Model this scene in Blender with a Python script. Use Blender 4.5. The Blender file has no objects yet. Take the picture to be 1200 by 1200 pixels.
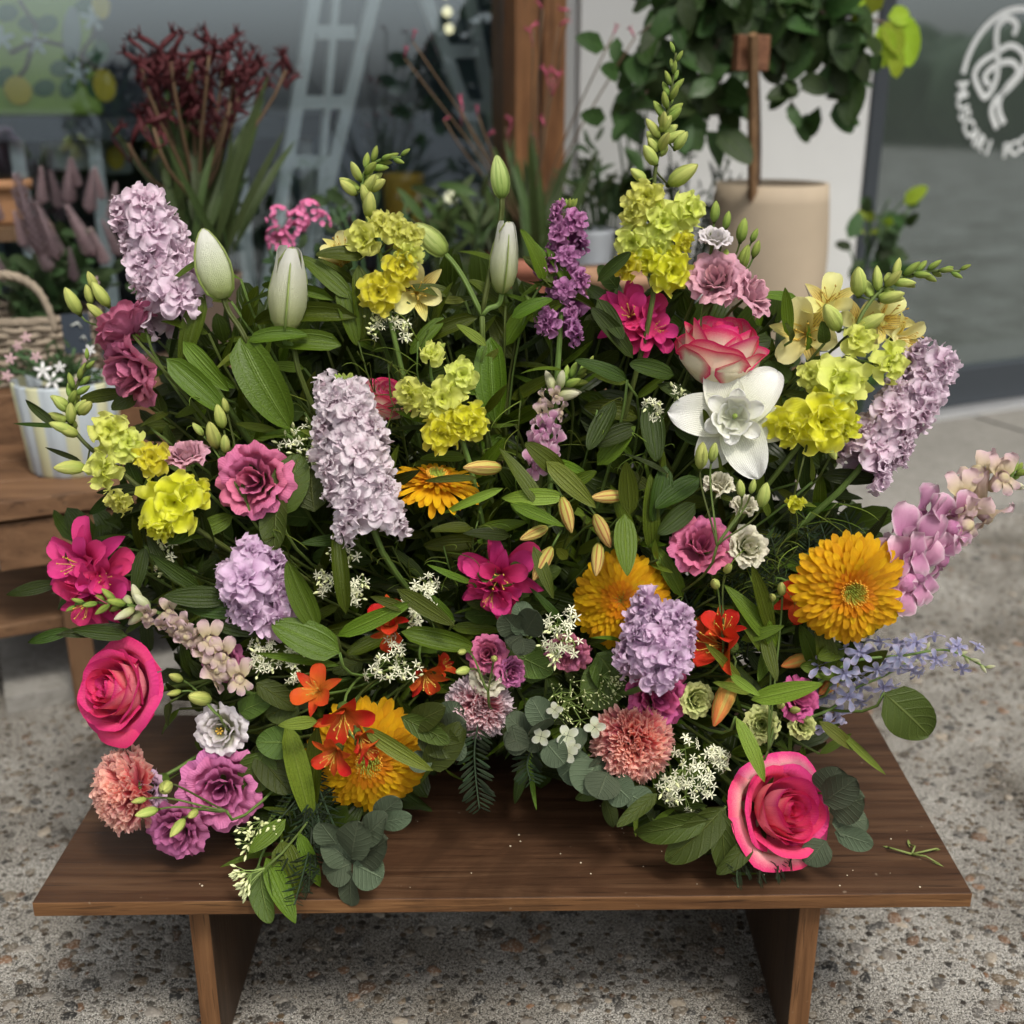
import bpy, math, random
from mathutils import Vector, Matrix, noise
R = math.radians
rnd = random.Random(7)
sc = bpy.context.scene
# ------------------------------------------------------------------ camera, sky, sun, exposure
F = 1350.0; PITCH = R(19.7); H = .88
cs, sn = math.cos(PITCH), math.sin(PITCH)
cd = bpy.data.cameras.new('camera'); cam = bpy.data.objects.new('camera', cd); sc.collection.objects.link(cam)
cam.location = (0, 0, H); cam.rotation_euler = (math.pi/2-PITCH, 0, 0)
cd.sensor_width = 36; cd.lens = 36*F/1200; cd.clip_start = .05; cd.clip_end = 400
cd.dof.use_dof = True; cd.dof.focus_distance = 1.05; cd.dof.aperture_fstop = 4.0
sc.camera = cam
SUN_EL, SUN_AZ = 58, 150          # degrees; azimuth clockwise from +Y
w = bpy.data.worlds.new('World'); sc.world = w; w.use_nodes = True
nt = w.node_tree; nt.nodes.clear()
sky = nt.nodes.new('ShaderNodeTexSky'); sky.sky_type = 'NISHITA'; sky.sun_disc = False
sky.sun_elevation = R(SUN_EL); sky.sun_rotation = R(SUN_AZ); sky.dust_density = 5; sky.air_density = 1.2
hs = nt.nodes.new('ShaderNodeHueSaturation'); hs.inputs['Saturation'].default_value = .28
bg = nt.nodes.new('ShaderNodeBackground'); bg.inputs['Strength'].default_value = .12
wo = nt.nodes.new('ShaderNodeOutputWorld')
nt.links.new(sky.outputs[0], hs.inputs['Color']); nt.links.new(hs.outputs[0], bg.inputs[0]); nt.links.new(bg.outputs[0], wo.inputs[0])
sl = bpy.data.lights.new('sun', 'SUN'); sl.energy = 1.5; sl.angle = R(11); sl.color = (1, .94, .85)
so = bpy.data.objects.new('sun', sl); sc.collection.objects.link(so)
_sd = Vector((math.sin(R(SUN_AZ))*math.cos(R(SUN_EL)), math.cos(R(SUN_AZ))*math.cos(R(SUN_EL)), math.sin(R(SUN_EL))))
so.rotation_euler = _sd.to_track_quat('Z', 'Y').to_euler(); so.location = (0, 0, 6)
sc.view_settings.view_transform = 'Standard'; sc.view_settings.look = 'None'
sc.view_settings.exposure = 0.6; sc.view_settings.gamma = 1
sc.render.engine = 'CYCLES'; sc.cycles.use_denoising = True
sc.cycles.max_bounces = 8; sc.cycles.transparent_max_bounces = 12; sc.cycles.caustics_reflective = False; sc.cycles.caustics_refractive = False

# ------------------------------------------------------------------ where a line of sight meets a plane
def ray(px, py):
    r = (px-600)/F; u = -(py-600)/F
    return Vector((r, cs+u*sn, -sn+u*cs))
CAM = Vector((0, 0, H))
def P(px, py, Y):
    d = ray(px, py); return CAM+d*(Y/d.y)
def PZ(px, py, z):
    d = ray(px, py); return CAM+d*((z-H)/d.z)
def sz(px_len, p):                       # metres of px_len pixels at point p
    return px_len*((p-CAM).dot(Vector((0, cs, -sn))))/F
# shop front plane: a along it (to the right and away), b out towards the street, z up
O0 = PZ(50, 655, 0); O1 = PZ(1140, 492, 0)
FU = (O1-O0).normalized(); FN = Vector((FU.y, -FU.x, 0))
def W(a, b, z): return O0+FU*a+FN*b+Vector((0, 0, z))
def FA(px, py, b):
    d = ray(px, py); t = ((O0+FN*b)-CAM).dot(FN)/d.dot(FN); q = CAM+d*t
    return (q-O0).dot(FU), q.z
FROT = math.atan2(FU.y, FU.x)
BTOP = PZ(588, 1052, 0).z
_s = 1350*.85/1103/1.0
BENCH = H-.679

# ------------------------------------------------------------------ mesh helpers
class MB:
    def __init__(s): s.v = []; s.f = []; s.uv = []; s.mi = []; s.c = []; s.cur = 0
    def grid(s, pts, close=False, uvs=None):
        n = len(pts); m = len(pts[0]); b = len(s.v)
        for j in range(n):
            for i in range(m):
                s.v.append(tuple(pts[j][i]))
                s.uv.append(uvs[j][i] if uvs else (i/max(1, m-1), j/max(1, n-1)))
        for j in range(n-1):
            for i in range(m if close else m-1):
                k = (i+1) % m
                s.f.append((b+j*m+i, b+j*m+k, b+(j+1)*m+k, b+(j+1)*m+i)); s.mi.append(s.cur)
        return b
    def tube(s, pts, rad, n=6, cap=True):
        pts = [Vector(p) for p in pts]; rows = []
        if not hasattr(rad, '__len__'): rad = [rad]*len(pts)
        up = None
        for k, p in enumerate(pts):
            t = (pts[min(k+1, len(pts)-1)]-pts[max(k-1, 0)])
            t = t.normalized() if t.length > 1e-9 else Vector((0, 0, 1))
            if up is None: up = Vector((1, 0, 0)) if abs(t.x) < .8 else Vector((0, 1, 0))
            x = t.cross(up).normalized(); up = x.cross(t).normalized()
            rows.append([p+(x*math.cos(2*math.pi*i/n)+up*math.sin(2*math.pi*i/n))*rad[k] for i in range(n)])
        b = s.grid(rows, close=True)
        if cap:
            s.f.append(tuple(b+i for i in range(n))[::-1]); s.mi.append(s.cur)
            e = b+(len(pts)-1)*n; s.f.append(tuple(e+i for i in range(n))); s.mi.append(s.cur)
    def box(s, c, d, M=None):
        c = Vector(c); b = len(s.v)
        for z in (-1, 1):
            for y in (-1, 1):
                for x in (-1, 1):
                    q = c+Vector((x*d[0]/2, y*d[1]/2, z*d[2]/2))
                    if M is not None: q = M @ q
                    s.v.append(tuple(q)); s.uv.append(((x+1)/2, (z+1)/2))
        for f in ((0, 2, 3, 1), (4, 5, 7, 6), (0, 1, 5, 4), (2, 6, 7, 3), (0, 4, 6, 2), (1, 3, 7, 5)):
            s.f.append(tuple(b+i for i in f)); s.mi.append(s.cur)
    def lathe(s, prof, n=24, M=None, rib=0, ribn=0):
        rows = []
        for r, z in prof:
            row = []
            for i in range(n):
                a = 2*math.pi*i/n; rr = r*(1+rib*math.cos(ribn*a)); q = Vector((rr*math.cos(a), rr*math.sin(a), z))
                row.append(M @ q if M is not None else q)
            rows.append(row)
        return s.grid(rows, close=True)
    def poly(s, pts):
        b = len(s.v)
        for p in pts: s.v.append(tuple(p)); s.uv.append((0, 0))
        s.f.append(tuple(range(b, b+len(pts)))); s.mi.append(s.cur)
    def merge(s, o, M):
        b = len(s.v)
        for v in o.v: s.v.append(tuple(M @ Vector(v)))
        s.uv += o.uv; s.f += [tuple(b+i for i in f) for f in o.f]; s.mi += [s.cur]*len(o.f)
    def mesh(s, name, mats, smooth=True):
        me = bpy.data.meshes.new(name); me.from_pydata(s.v, [], s.f)
        uv = me.uv_layers.new(name='UVMap')
        li = [0]*len(me.loops); me.loops.foreach_get('vertex_index', li)
        flat = []
        for i in li: flat += s.uv[i]
        uv.data.foreach_set('uv', flat)
        if s.c:
            ca = me.color_attributes.new('tone', 'FLOAT_COLOR', 'POINT')
            fl = []
            for c in s.c: fl += (c[0], c[1], c[2], 1)
            ca.data.foreach_set('color', fl)
        if not isinstance(mats, (list, tuple)): mats = [mats]
        for m in mats: me.materials.append(m)
        if any(s.mi): me.polygons.foreach_set('material_index', s.mi)
        if smooth: me.polygons.foreach_set('use_smooth', [True]*len(me.polygons))
        me.update(); return me
WM = {}
I4 = Matrix.Identity(4)
def thing(name, label, cat, loc=(0, 0, 0), group=None):
    o = bpy.data.objects.new(name, None); sc.collection.objects.link(o); o.location = loc
    o.empty_display_size = .02
    o['label'] = label; o['category'] = cat
    if group: o['group'] = group
    WM[o.name] = Matrix.Translation(Vector(loc)); return o
def part(par, name, me, M=I4, label=None, kind=None):
    o = bpy.data.objects.new(name, me); sc.collection.objects.link(o)
    if par is not None:
        o.parent = par; o.matrix_parent_inverse = WM[par.name].inverted()
    o.matrix_basis = M; WM[o.name] = M.copy()
    if label: o['label'] = label
    if kind: o['kind'] = kind
    return o
def solo(name, me, label, cat, group=None, kind=None, M=I4):
    o = part(None, name, me, M); o['label'] = label
    if kind: o['kind'] = kind
    else: o['category'] = cat
    if group: o['group'] = group
    return o
def struct(name, me, M=I4):
    o = part(None, name, me, M); o['kind'] = 'structure'; return o
def frame(p, y, z):
    y = Vector(y).normalized(); x = y.cross(Vector(z))
    if x.length < 1e-4: x = y.orthogonal()
    x.normalize(); z = x.cross(y)
    M = Matrix((x, y, z)).transposed().to_4x4(); M.translation = p; return M
def zframe(p, z, roll=0):
    q = Vector(z).normalized().to_track_quat('Z', 'Y')
    return Matrix.Translation(p) @ q.to_matrix().to_4x4() @ Matrix.Rotation(roll, 4, 'Z')
def S(x, y=None, z=None):
    if y is None: y = z = x
    return Matrix.Diagonal((x, y, z, 1))
def RX(a): return Matrix.Rotation(a, 4, 'X')
def RY(a): return Matrix.Rotation(a, 4, 'Y')
def RZ(a): return Matrix.Rotation(a, 4, 'Z')
def T(x, y, z): return Matrix.Translation((x, y, z))
def bez(p0, p1, p2, p3, n=10):
    o = []
    for i in range(n+1):
        t = i/n; u = 1-t; o.append(p0*u**3+p1*3*u*u*t+p2*3*u*t*t+p3*t**3)
    return o
def smooth_line(pts, n=6):
    pts = [Vector(p) for p in pts]; out = []
    for k in range(len(pts)-1):
        a = pts[max(k-1, 0)]; b = pts[k]; c = pts[k+1]; d = pts[min(k+2, len(pts)-1)]
        for i in range(n):
            t = i/n
            out.append(.5*((2*b)+(c-a)*t+(2*a-5*b+4*c-d)*t*t+(3*b-a-3*c+d)*t**3))
    out.append(pts[-1]); return out

# ------------------------------------------------------------------ materials
def lin(c):
    return tuple(((x/255)/12.92 if x/255 <= .04045 else ((x/255+.055)/1.055)**2.4) for x in c)
class NT:
    def __init__(s, name):
        s.m = bpy.data.materials.new(name); s.m.use_nodes = True; s.t = s.m.node_tree; s.t.nodes.clear()
        s.out = s.n('ShaderNodeOutputMaterial')
    def n(s, t, **k):
        x = s.t.nodes.new(t)
        for a, b in k.items(): setattr(x, a, b)
        return x
    def l(s, a, b): s.t.links.new(a, b)
    def val(s, inp, v):
        if hasattr(v, 'is_linked') or isinstance(v, bpy.types.NodeSocket): s.l(v, inp)
        elif isinstance(v, tuple) and len(v) == 3 and inp.type == 'RGBA': inp.default_value = (*v, 1)
        else: inp.default_value = v
    def math(s, op, a, b=None, c=None, clamp=False):
        x = s.n('ShaderNodeMath', operation=op, use_clamp=clamp)
        s.val(x.inputs[0], a)
        if b is not None: s.val(x.inputs[1], b)
        if c is not None: s.val(x.inputs[2], c)
        return x.outputs[0]
    def mix(s, f, a, b, mode='MIX'):
        x = s.n('ShaderNodeMix', data_type='RGBA', blend_type=mode)
        s.val(x.inputs[0], f); s.val(x.inputs[6], a); s.val(x.inputs[7], b); return x.outputs[2]
    def ramp(s, f, st, interp='LINEAR'):
        x = s.n('ShaderNodeValToRGB'); x.color_ramp.interpolation = interp
        e = x.color_ramp.elements
        while len(e) < len(st): e.new(.5)
        for k, (p, c) in enumerate(st):
            e[k].position = p; e[k].color = (*c, 1) if hasattr(c, '__len__') else (c, c, c, 1)
        s.val(x.inputs[0], f); return x.outputs[0]
    def noise(s, scale, detail=3, vec=None, rough=.5, dist=0):
        x = s.n('ShaderNodeTexNoise'); x.inputs['Scale'].default_value = scale; x.inputs['Detail'].default_value = detail
        x.inputs['Roughness'].default_value = rough; x.inputs['Distortion'].default_value = dist
        if vec is not None: s.l(vec, x.inputs['Vector'])
        return x.outputs[0]
    def vor(s, scale, vec=None, feature='F1', out=0, rand=1):
        x = s.n('ShaderNodeTexVoronoi', feature=feature); x.inputs['Scale'].default_value = scale
        x.inputs['Randomness'].default_value = rand
        if vec is not None: s.l(vec, x.inputs['Vector'])
        return x.outputs[out]
    def coord(s, k='Object'): return s.n('ShaderNodeTexCoord').outputs[k]
    def geo(s, k='Position'): return s.n('ShaderNodeNewGeometry').outputs[k]
    def scale(s, vec, sx, sy, sz_):
        x = s.n('ShaderNodeMapping'); x.inputs['Scale'].default_value = (sx, sy, sz_); s.l(vec, x.inputs[0]); return x.outputs[0]
    def bump(s, h, dist=.001, strength=1, nrm=None):
        x = s.n('ShaderNodeBump'); x.inputs['Distance'].default_value = dist; x.inputs['Strength'].default_value = strength
        s.l(h, x.inputs['Height'])
        if nrm is not None: s.l(nrm, x.inputs['Normal'])
        return x.outputs[0]
    def princ(s, col, rough=.5, spec=.5, nrm=None, metal=0, coat=0, trans=0, link=True, sss=0):
        p = s.n('ShaderNodeBsdfPrincipled'); s.val(p.inputs['Base Color'], col); s.val(p.inputs['Roughness'], rough)
        s.val(p.inputs['Specular IOR Level'], spec); p.inputs['Metallic'].default_value = metal
        p.inputs['Coat Weight'].default_value = coat
        if nrm is not None: s.l(nrm, p.inputs['Normal'])
        sh = p.outputs[0]
        if trans:
            t = s.n('ShaderNodeBsdfTranslucent'); s.val(t.inputs[0], col)
            if nrm is not None: s.l(nrm, t.inputs['Normal'])
            mx = s.n('ShaderNodeMixShader'); mx.inputs[0].default_value = trans
            s.l(sh, mx.inputs[1]); s.l(t.outputs[0], mx.inputs[2]); sh = mx.outputs[0]
        if link: s.l(sh, s.out.inputs[0])
        return sh
MC = {}
def plain(name, col, rough=.6, spec=.4, metal=0, var=.12, nscale=30, bump=0, trans=0):
    if name in MC: return MC[name]
    m = NT(name); n = m.noise(nscale, 4, m.coord('Object'))
    f = m.math('MULTIPLY_ADD', n, 2*var, 1-var)
    c = m.mix(1, col, f, 'MULTIPLY')
    m.princ(c, rough, spec, m.bump(n, bump) if bump else None, metal, trans=trans)
    MC[name] = m.m; return m.m
def petal_mat(name, base, tip, edge=None, ew=.8, vein=None, vf=14, vamt=.25, mid=.5, var=.08, trans=.22, back=None, streak=0, rough=.55, bumpd=.0004, fa=.04):
    """base -> tip along the petal, an optional rim colour, darker veins or streaks along it."""
    if name in MC: return MC[name]
    m = NT(name); uv = m.n('ShaderNodeUVMap'); sp = m.n('ShaderNodeSeparateXYZ'); m.l(uv.outputs[0], sp.inputs[0])
    u, v = sp.outputs[0], sp.outputs[1]
    au = m.math('ABSOLUTE', m.math('MULTIPLY_ADD', u, 2, -1))
    nz = m.noise(9, 3, m.scale(m.coord('Object'), 8, 8, 8))
    vv = m.math('ADD', v, m.math('MULTIPLY_ADD', nz, .3, -.15))
    c = m.ramp(vv, [(max(0, mid-.4), base), (min(1, mid+.4), tip)])
    if back:
        c = m.mix(m.math('MULTIPLY', m.geo('Backfacing'), .75), c, back)
    if edge:
        e = m.math('MAXIMUM', au, m.math('MULTIPLY', v, 1.02))
        e = m.math('ADD', e, m.math('MULTIPLY_ADD', nz, .22, -.11))
        f = m.ramp(e, [(ew-.1, 0.0), (min(.999, ew+.14), 1.0)]); c = m.mix(f, c, edge)
    wv = m.math('SINE', m.math('MULTIPLY', u, vf*6.283))
    fine = m.math('SINE', m.math('ADD', m.math('MULTIPLY', u, 130), m.math('MULTIPLY', nz, 9)))
    if vein:
        f = m.math('MULTIPLY', m.math('GREATER_THAN', wv, .55), vamt)
        if streak:   # dashes confined to the inner half
            f = m.math('MULTIPLY', f, m.ramp(v, [(.15, 1.0), (streak, 0.0)]))
            d = m.noise(14, 1, m.scale(uv.outputs[0], 2.2, 1.0, 1)); f = m.math('MULTIPLY', f, m.math('GREATER_THAN', d, .42))
        c = m.mix(f, c, vein)
    c = m.mix(m.math('MULTIPLY_ADD', fine, fa, fa), c, m.mix(1, c, (.75, .72, .75), 'MULTIPLY'))
    oi = m.n('ShaderNodeObjectInfo').outputs['Random']
    hv = m.n('ShaderNodeHueSaturation'); m.l(c, hv.inputs['Color'])
    m.l(m.math('MULTIPLY_ADD', oi, .022, .489), hv.inputs['Hue']); m.l(m.math('MULTIPLY_ADD', oi, 2*var, 1-var), hv.inputs['Value'])
    h = m.math('ADD', m.math('MULTIPLY', fine, fa*7), m.math('MULTIPLY', nz, 1.5))
    m.princ(hv.outputs[0], rough, .35, m.bump(h, bumpd), trans=trans)
    MC[name] = m.m; return m.m
def leaf_mat(name, col, veincol, kind='par', rough=.38, spec=.27, tr=.24, var=.3, vn=9, dist=.00035, backm=1.5):
    if name in MC: return MC[name]
    m = NT(name); uv = m.n('ShaderNodeUVMap'); sp = m.n('ShaderNodeSeparateXYZ'); m.l(uv.outputs[0], sp.inputs[0])
    u, v = sp.outputs[0], sp.outputs[1]; cu = m.math('ABSOLUTE', m.math('MULTIPLY_ADD', u, 2, -1))
    nz = m.noise(3, 4, m.scale(m.coord('Object'), 20, 20, 20))
    if kind == 'par': a = m.math('MULTIPLY', cu, vn*3.1416)
    else: a = m.math('MULTIPLY', m.math('SUBTRACT', v, m.math('MULTIPLY', cu, .28)), vn*6.283)
    sw = m.math('SINE', m.math('ADD', a, m.math('MULTIPLY', nz, .5)))
    vein = m.math('POWER', m.math('MULTIPLY_ADD', sw, .5, .5), 10)
    rib = m.ramp(cu, [(0, 1.0), (.07, 0.0)])
    oi = m.n('ShaderNodeObjectInfo').outputs['Random']
    c = m.mix(nz, tuple(x*(1-var) for x in col), tuple(min(1, x*(1+var)) for x in col))
    c = m.mix(m.math('MULTIPLY', vein, .1), c, veincol); c = m.mix(m.math('MULTIPLY', rib, .65), c, veincol)
    c = m.mix(m.math('MULTIPLY', m.geo('Backfacing'), .6), c, tuple(min(1, x*backm+.02) for x in col))
    blem = m.ramp(m.noise(40, 3, m.coord('Object')), [(.66, 0.0), (.74, .5)]); c = m.mix(blem, c, tuple(x*.6 for x in (col[0]*1.8, col[1], col[2])))
    hv = m.n('ShaderNodeHueSaturation'); m.l(c, hv.inputs['Color'])
    m.l(m.math('MULTIPLY_ADD', oi, .045, .458), hv.inputs['Hue']); m.l(m.math('MULTIPLY_ADD', oi, .95, .55), hv.inputs['Value'])
    h = m.math('ADD', m.math('ADD', vein, m.math('MULTIPLY', rib, 2)), m.math('MULTIPLY', nz, 2))
    m.princ(hv.outputs[0], rough, spec, m.bump(h, dist), trans=tr)
    MC[name] = m.m; return m.m

# ------------------------------------------------------------------ petals and leaves as curved sheets
SH = {
 'lance': lambda v: (v**.6)*((1-v)**.8)*2.05,
 'lily': lambda v: (v**.5)*((1-v)**.62)*1.9,
 'oval': lambda v: (max(0, 1-(2*v-1)**2))**.55*(1-.12*v),
 'ovate': lambda v: (v**.42)*((1-v)**.6)*1.78,
 'round': lambda v: (max(0, 1-(2*v-1)**2))**.5,
 'obov': lambda v: (.12+.88*v**.8)*(max(0, 1-v**5))**.5*1.12,
 'spat': lambda v: (.45+.55*v**.7)*(max(0, 1-v**9))**.5,
 'fan': lambda v: .1+.9*v**.9,
 'point': lambda v: (.3+.7*math.sin(math.pi*min(1, v*.62+.1)))*(max(0, 1-v**3.2))**.75,
 'need': lambda v: (max(0, 1-(2*v-1)**4))**.6,
 'lobe': lambda v: (.34+.8*v**.8)*(max(0, 1-v**3.6))**.55,
}
def blade(Wd, shape='lance', nu=4, nv=8, bend=0, cup=0, ruf=0, rf=3, fold=0, notch=0, teeth=0, seed=0, twist=0, curlback=0, mb=None, M=I4):
    """unit-length sheet growing along +Y from the origin, upper face +Z"""
    s = mb or MB(); rows = []; uvs = []; y = z = 0.0; r2 = random.Random(seed); f = SH[shape]; ph = r2.random()*6
    tt = [r2.uniform(-1, 1)*teeth for _ in range(nu+1)]
    for j in range(nv+1):
        v = 1-(1-j/nv)**1.55; a = bend*v+curlback*max(0, v-.6)**2*6; dv = v-(1-(1-(j-1)/nv)**1.55) if j else 0
        if j: y += math.cos(a)*dv; z += math.sin(a)*dv
        wd = Wd/2*max(0.02, f(v)) if shape != 'fan' else Wd/2*f(v)
        row = []; uvr = []
        for i in range(nu+1):
            u = 2*i/nu-1
            x = u*wd; up = cup*Wd*u*u*f(v)-fold*Wd*(1-abs(u))*f(v)
            up += ruf*Wd*math.sin(rf*math.pi*u+ph+v*5*r2.choice([1]))*(v**1.5)*(.35+.65*abs(u)) if shape == 'fan' or nu > 6 else ruf*Wd*math.sin(rf*math.pi*v+ph+u*1.9)*u*u
            yy = y+(-notch*(1-abs(u))**2*v**4+tt[i]*v**6 if (notch or teeth) else 0)
            if twist: ca, sa = math.cos(twist*v), math.sin(twist*v); x, up = x*ca-up*sa, x*sa+up*ca
            row.append(M @ Vector((x, yy-math.sin(a)*up, z+math.cos(a)*up))); uvr.append((i/nu, v))
        rows.append(row); uvs.append(uvr)
    s.grid(rows, uvs=uvs); return s
def cup(r, h, ang, base=.25, lip=.15, ruf=0, rf=3, point=0, nu=8, nv=7, seed=0, close=0, roll=.0, shoulder=.55, sq=.42, mb=None, M=I4):
    """petal wrapped round the +Z axis: bowl profile up to radius r and height h, half-width ang, rim curling out by lip"""
    s = mb or MB(); rows = []; uvs = []; r2 = random.Random(seed); ph = r2.random()*6; ph2 = r2.random()*6
    for j in range(nv+1):
        v = j/nv; row = []; uvr = []
        for i in range(nu+1):
            u = 2*i/nu-1
            top = 1-sq*abs(u)**3+point*(max(0, 1-abs(u)*2.2))*.25
            vt = v*top
            rr = r*(base+(1-base)*min(1, vt/shoulder)**.7) - close*r*max(0, vt-shoulder)**1.3
            ee = max(0, v-.68)/.32
            rr += lip*r*ee**1.7*(.6+.4*math.cos(u*1.4)) + roll*r*ee**2*(abs(u))
            zz = h*vt - lip*r*.55*ee**2.6
            k = (v**1.6)
            rr += ruf*r*k*(math.sin(rf*math.pi*u+ph)+.5*math.sin(rf*2.3*math.pi*u+ph2))*.5
            zz += ruf*r*k*math.cos(rf*1.3*math.pi*u+ph2)*.35
            a = u*ang*(.45+.55*min(1, v*1.8))
            row.append(M @ Vector((rr*math.sin(a), rr*math.cos(a), zz))); uvr.append((i/nu, v))
        rows.append(row); uvs.append(uvr)
    s.grid(rows, uvs=uvs); return s
MEC = {}
def cached(key, fn, mats):
    k = (key, mats.name if not isinstance(mats, (list, tuple)) else tuple(m.name for m in mats))
    if k not in MEC: MEC[k] = fn().mesh(key.split('|')[0], mats)
    return MEC[k]
# ------------------------------------------------------------------ ground
def ground_mat():
    m = NT('aggregate_concrete'); P_ = m.geo('Position')
    big = m.noise(1.7, 4, P_, .6); mid = m.noise(14, 5, P_, .62); fine = m.noise(260, 4, P_, .7); sand = m.noise(620, 2, P_, .6)
    cement = m.mix(m.math('MULTIPLY_ADD', mid, 1.3, -.15, clamp=True), (.15, .135, .11), (.42, .395, .345))
    cement = m.mix(m.ramp(fine, [(.455, 1.0), (.52, 0.0)]), cement, (.03, .024, .017))
    cement = m.mix(m.ramp(sand, [(.5, 0.0), (.6, .9)]), cement, (.74, .72, .66))
    cell = m.n('ShaderNodeTexVoronoi'); cell.inputs['Scale'].default_value = 105; m.l(P_, cell.inputs['Vector'])
    hsv = m.n('ShaderNodeSeparateColor'); m.l(cell.outputs['Color'], hsv.inputs[0])
    peb = m.ramp(hsv.outputs[0], [(0, (.03, .025, .02)), (.25, (.13, .09, .05)), (.5, (.24, .2, .15)), (.75, (.08, .075, .065)), (1, (.38, .34, .28))])
    isp = m.math('MULTIPLY', m.math('GREATER_THAN', hsv.outputs[1], .62), m.ramp(cell.outputs['Distance'], [(.34, 1.0), (.5, 0.0)]))
    c = m.mix(isp, cement, peb)
    dark = m.ramp(m.noise(3.1, 5, P_, .65), [(.38, .15), (.6, 1.0)])
    c = m.mix(1, c, m.mix(dark, (.26, .23, .19), (1, 1, 1)), 'MULTIPLY')
    h = m.math('ADD', m.math('MULTIPLY', fine, .9), m.math('MULTIPLY', isp, .8)); h = m.math('ADD', h, m.math('MULTIPLY', mid, 1.2))
    m.princ(c, .82, .35, m.bump(h, .006, .9)); return m.m
GM = ground_mat()
mb = MB()
mb.poly([(-80, -80, 0), (80, -80, 0), (80, 80, 0), (-80, 80, 0)])
struct('ground', mb.mesh('ground', GM, False))
# smooth concrete strip along the shop front
m = NT('smooth_concrete'); P_ = m.geo('Position'); n1 = m.noise(3, 5, P_, .6); n2 = m.noise(60, 4, P_, .6)
c = m.mix(n1, (.15, .145, .13), (.33, .315, .285)); c = m.mix(m.ramp(n2, [(.35, .5), (.55, 0.0)]), c, (.14, .13, .11))
m.princ(c, .8, .3, m.bump(m.math('ADD', n2, m.math('MULTIPLY', n1, .5)), .003)); CONC = m.m
mb = MB()
for k in range(9):
    a0 = -4+k*1.3; M = T(*W(a0+.645, .34, .012)) @ RZ(FROT); mb.box((0, 0, 0), (1.285, .62, .03), M)
struct('pavement', mb.mesh('pavement', CONC, False))
# stones showing in the concrete: real lumps, sunk halfway
mb = MB(); PC = [(.04, .034, .027), (.09, .066, .042), (.14, .115, .085), (.07, .065, .058), (.2, .17, .13), (.11, .06, .032), (.028, .027, .025), (.16, .145, .125), (.06, .045, .03)]
g = random.Random(3)
for i in range(11000):
    y = .75+2.0*g.random()**1.25; x = g.uniform(-1.0, 1.0)*(.55+.5*y)
    q = (Vector((x, y, 0))-O0).dot(FN)
    if q < .66: continue
    r = (.0026+.0092*g.random()**2.2)*(1.35 if i % 17 == 0 else 1); a = g.uniform(0, 6.28); e = g.uniform(.5, 1); hh = r*g.uniform(.05, .26)
    b = len(mb.v); kk = g.uniform(.6, 1.5); col = [min(1, v*kk) for v in g.choice(PC)]
    ng = 8
    for (rr, z) in ((1.0, -.001), (.82, hh*.7), (.4, hh)):
        for k in range(ng):
            t_ = 2*math.pi*k/ng; w_ = 1+.13*math.sin(k*2.1+i)+.13*math.sin(k*3.7+i*1.7); px_ = rr*r*w_*math.cos(t_); py_ = rr*r*e*w_*math.sin(t_)
            mb.v.append((x+px_*math.cos(a)-py_*math.sin(a), y+px_*math.sin(a)+py_*math.cos(a), z)); mb.uv.append((0, 0)); mb.c.append(col)
    for j in range(2):
        for k in range(ng): mb.f.append((b+j*ng+k, b+j*ng+(k+1) % ng, b+(j+1)*ng+(k+1) % ng, b+(j+1)*ng+k)); mb.mi.append(0)
    mb.f.append(tuple(b+2*ng+k for k in range(ng))); mb.mi.append(0)
m = NT('pebble'); at_ = m.n('ShaderNodeAttribute', attribute_name='tone'); n1 = m.noise(180, 3, m.geo('Position'))
c = m.mix(1, at_.outputs['Color'], m.math('MULTIPLY_ADD', n1, .9, .5), 'MULTIPLY'); c = m.mix(m.ramp(m.noise(420, 3, m.geo('Position')), [(.52, 0.0), (.64, .7)]), c, (.34, .32, .28))
m.princ(c, .65, .35, m.bump(n1, .0008))
o = solo('exposed_pebbles', mb.mesh('exposed_pebbles', m.m), 'small brown and grey pebbles showing in the concrete ground', 'gravel', kind='stuff')
mb = MB(); mb.poly([(-70, -70, .004), (70, -70, .004), (70, -42, .004), (10, -4.5, .004), (-70, -4.5, .004)])
struct('added_road', mb.mesh('added_road', plain('added_asphalt', (.04, .04, .042), .9, nscale=40, var=.3), False))  # unseen dark ground behind the camera, added to darken the window's reflection
# far greenery across the yard, seen only mirrored in the door
mb = MB(); g = random.Random(5)
for i in range(260):
    cx, cy = 24+g.uniform(-2, 3), g.uniform(-14, 8); r = g.uniform(.6, 1.1); mb.lathe([(r*math.cos(t_)*(1+g.uniform(-.15, .15)), r*math.sin(t_)) for t_ in (-1.4, -.8, -.2, .4, .9, 1.4)], 9, M=T(cx, cy, g.uniform(.4, 1.6)))
solo('hedge', mb.mesh('hedge', plain('hedge_green', (.05, .09, .035), .8, nscale=3, var=.6)), 'long hedge across the yard mirrored in the glass door', 'hedge', kind='stuff')

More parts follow.
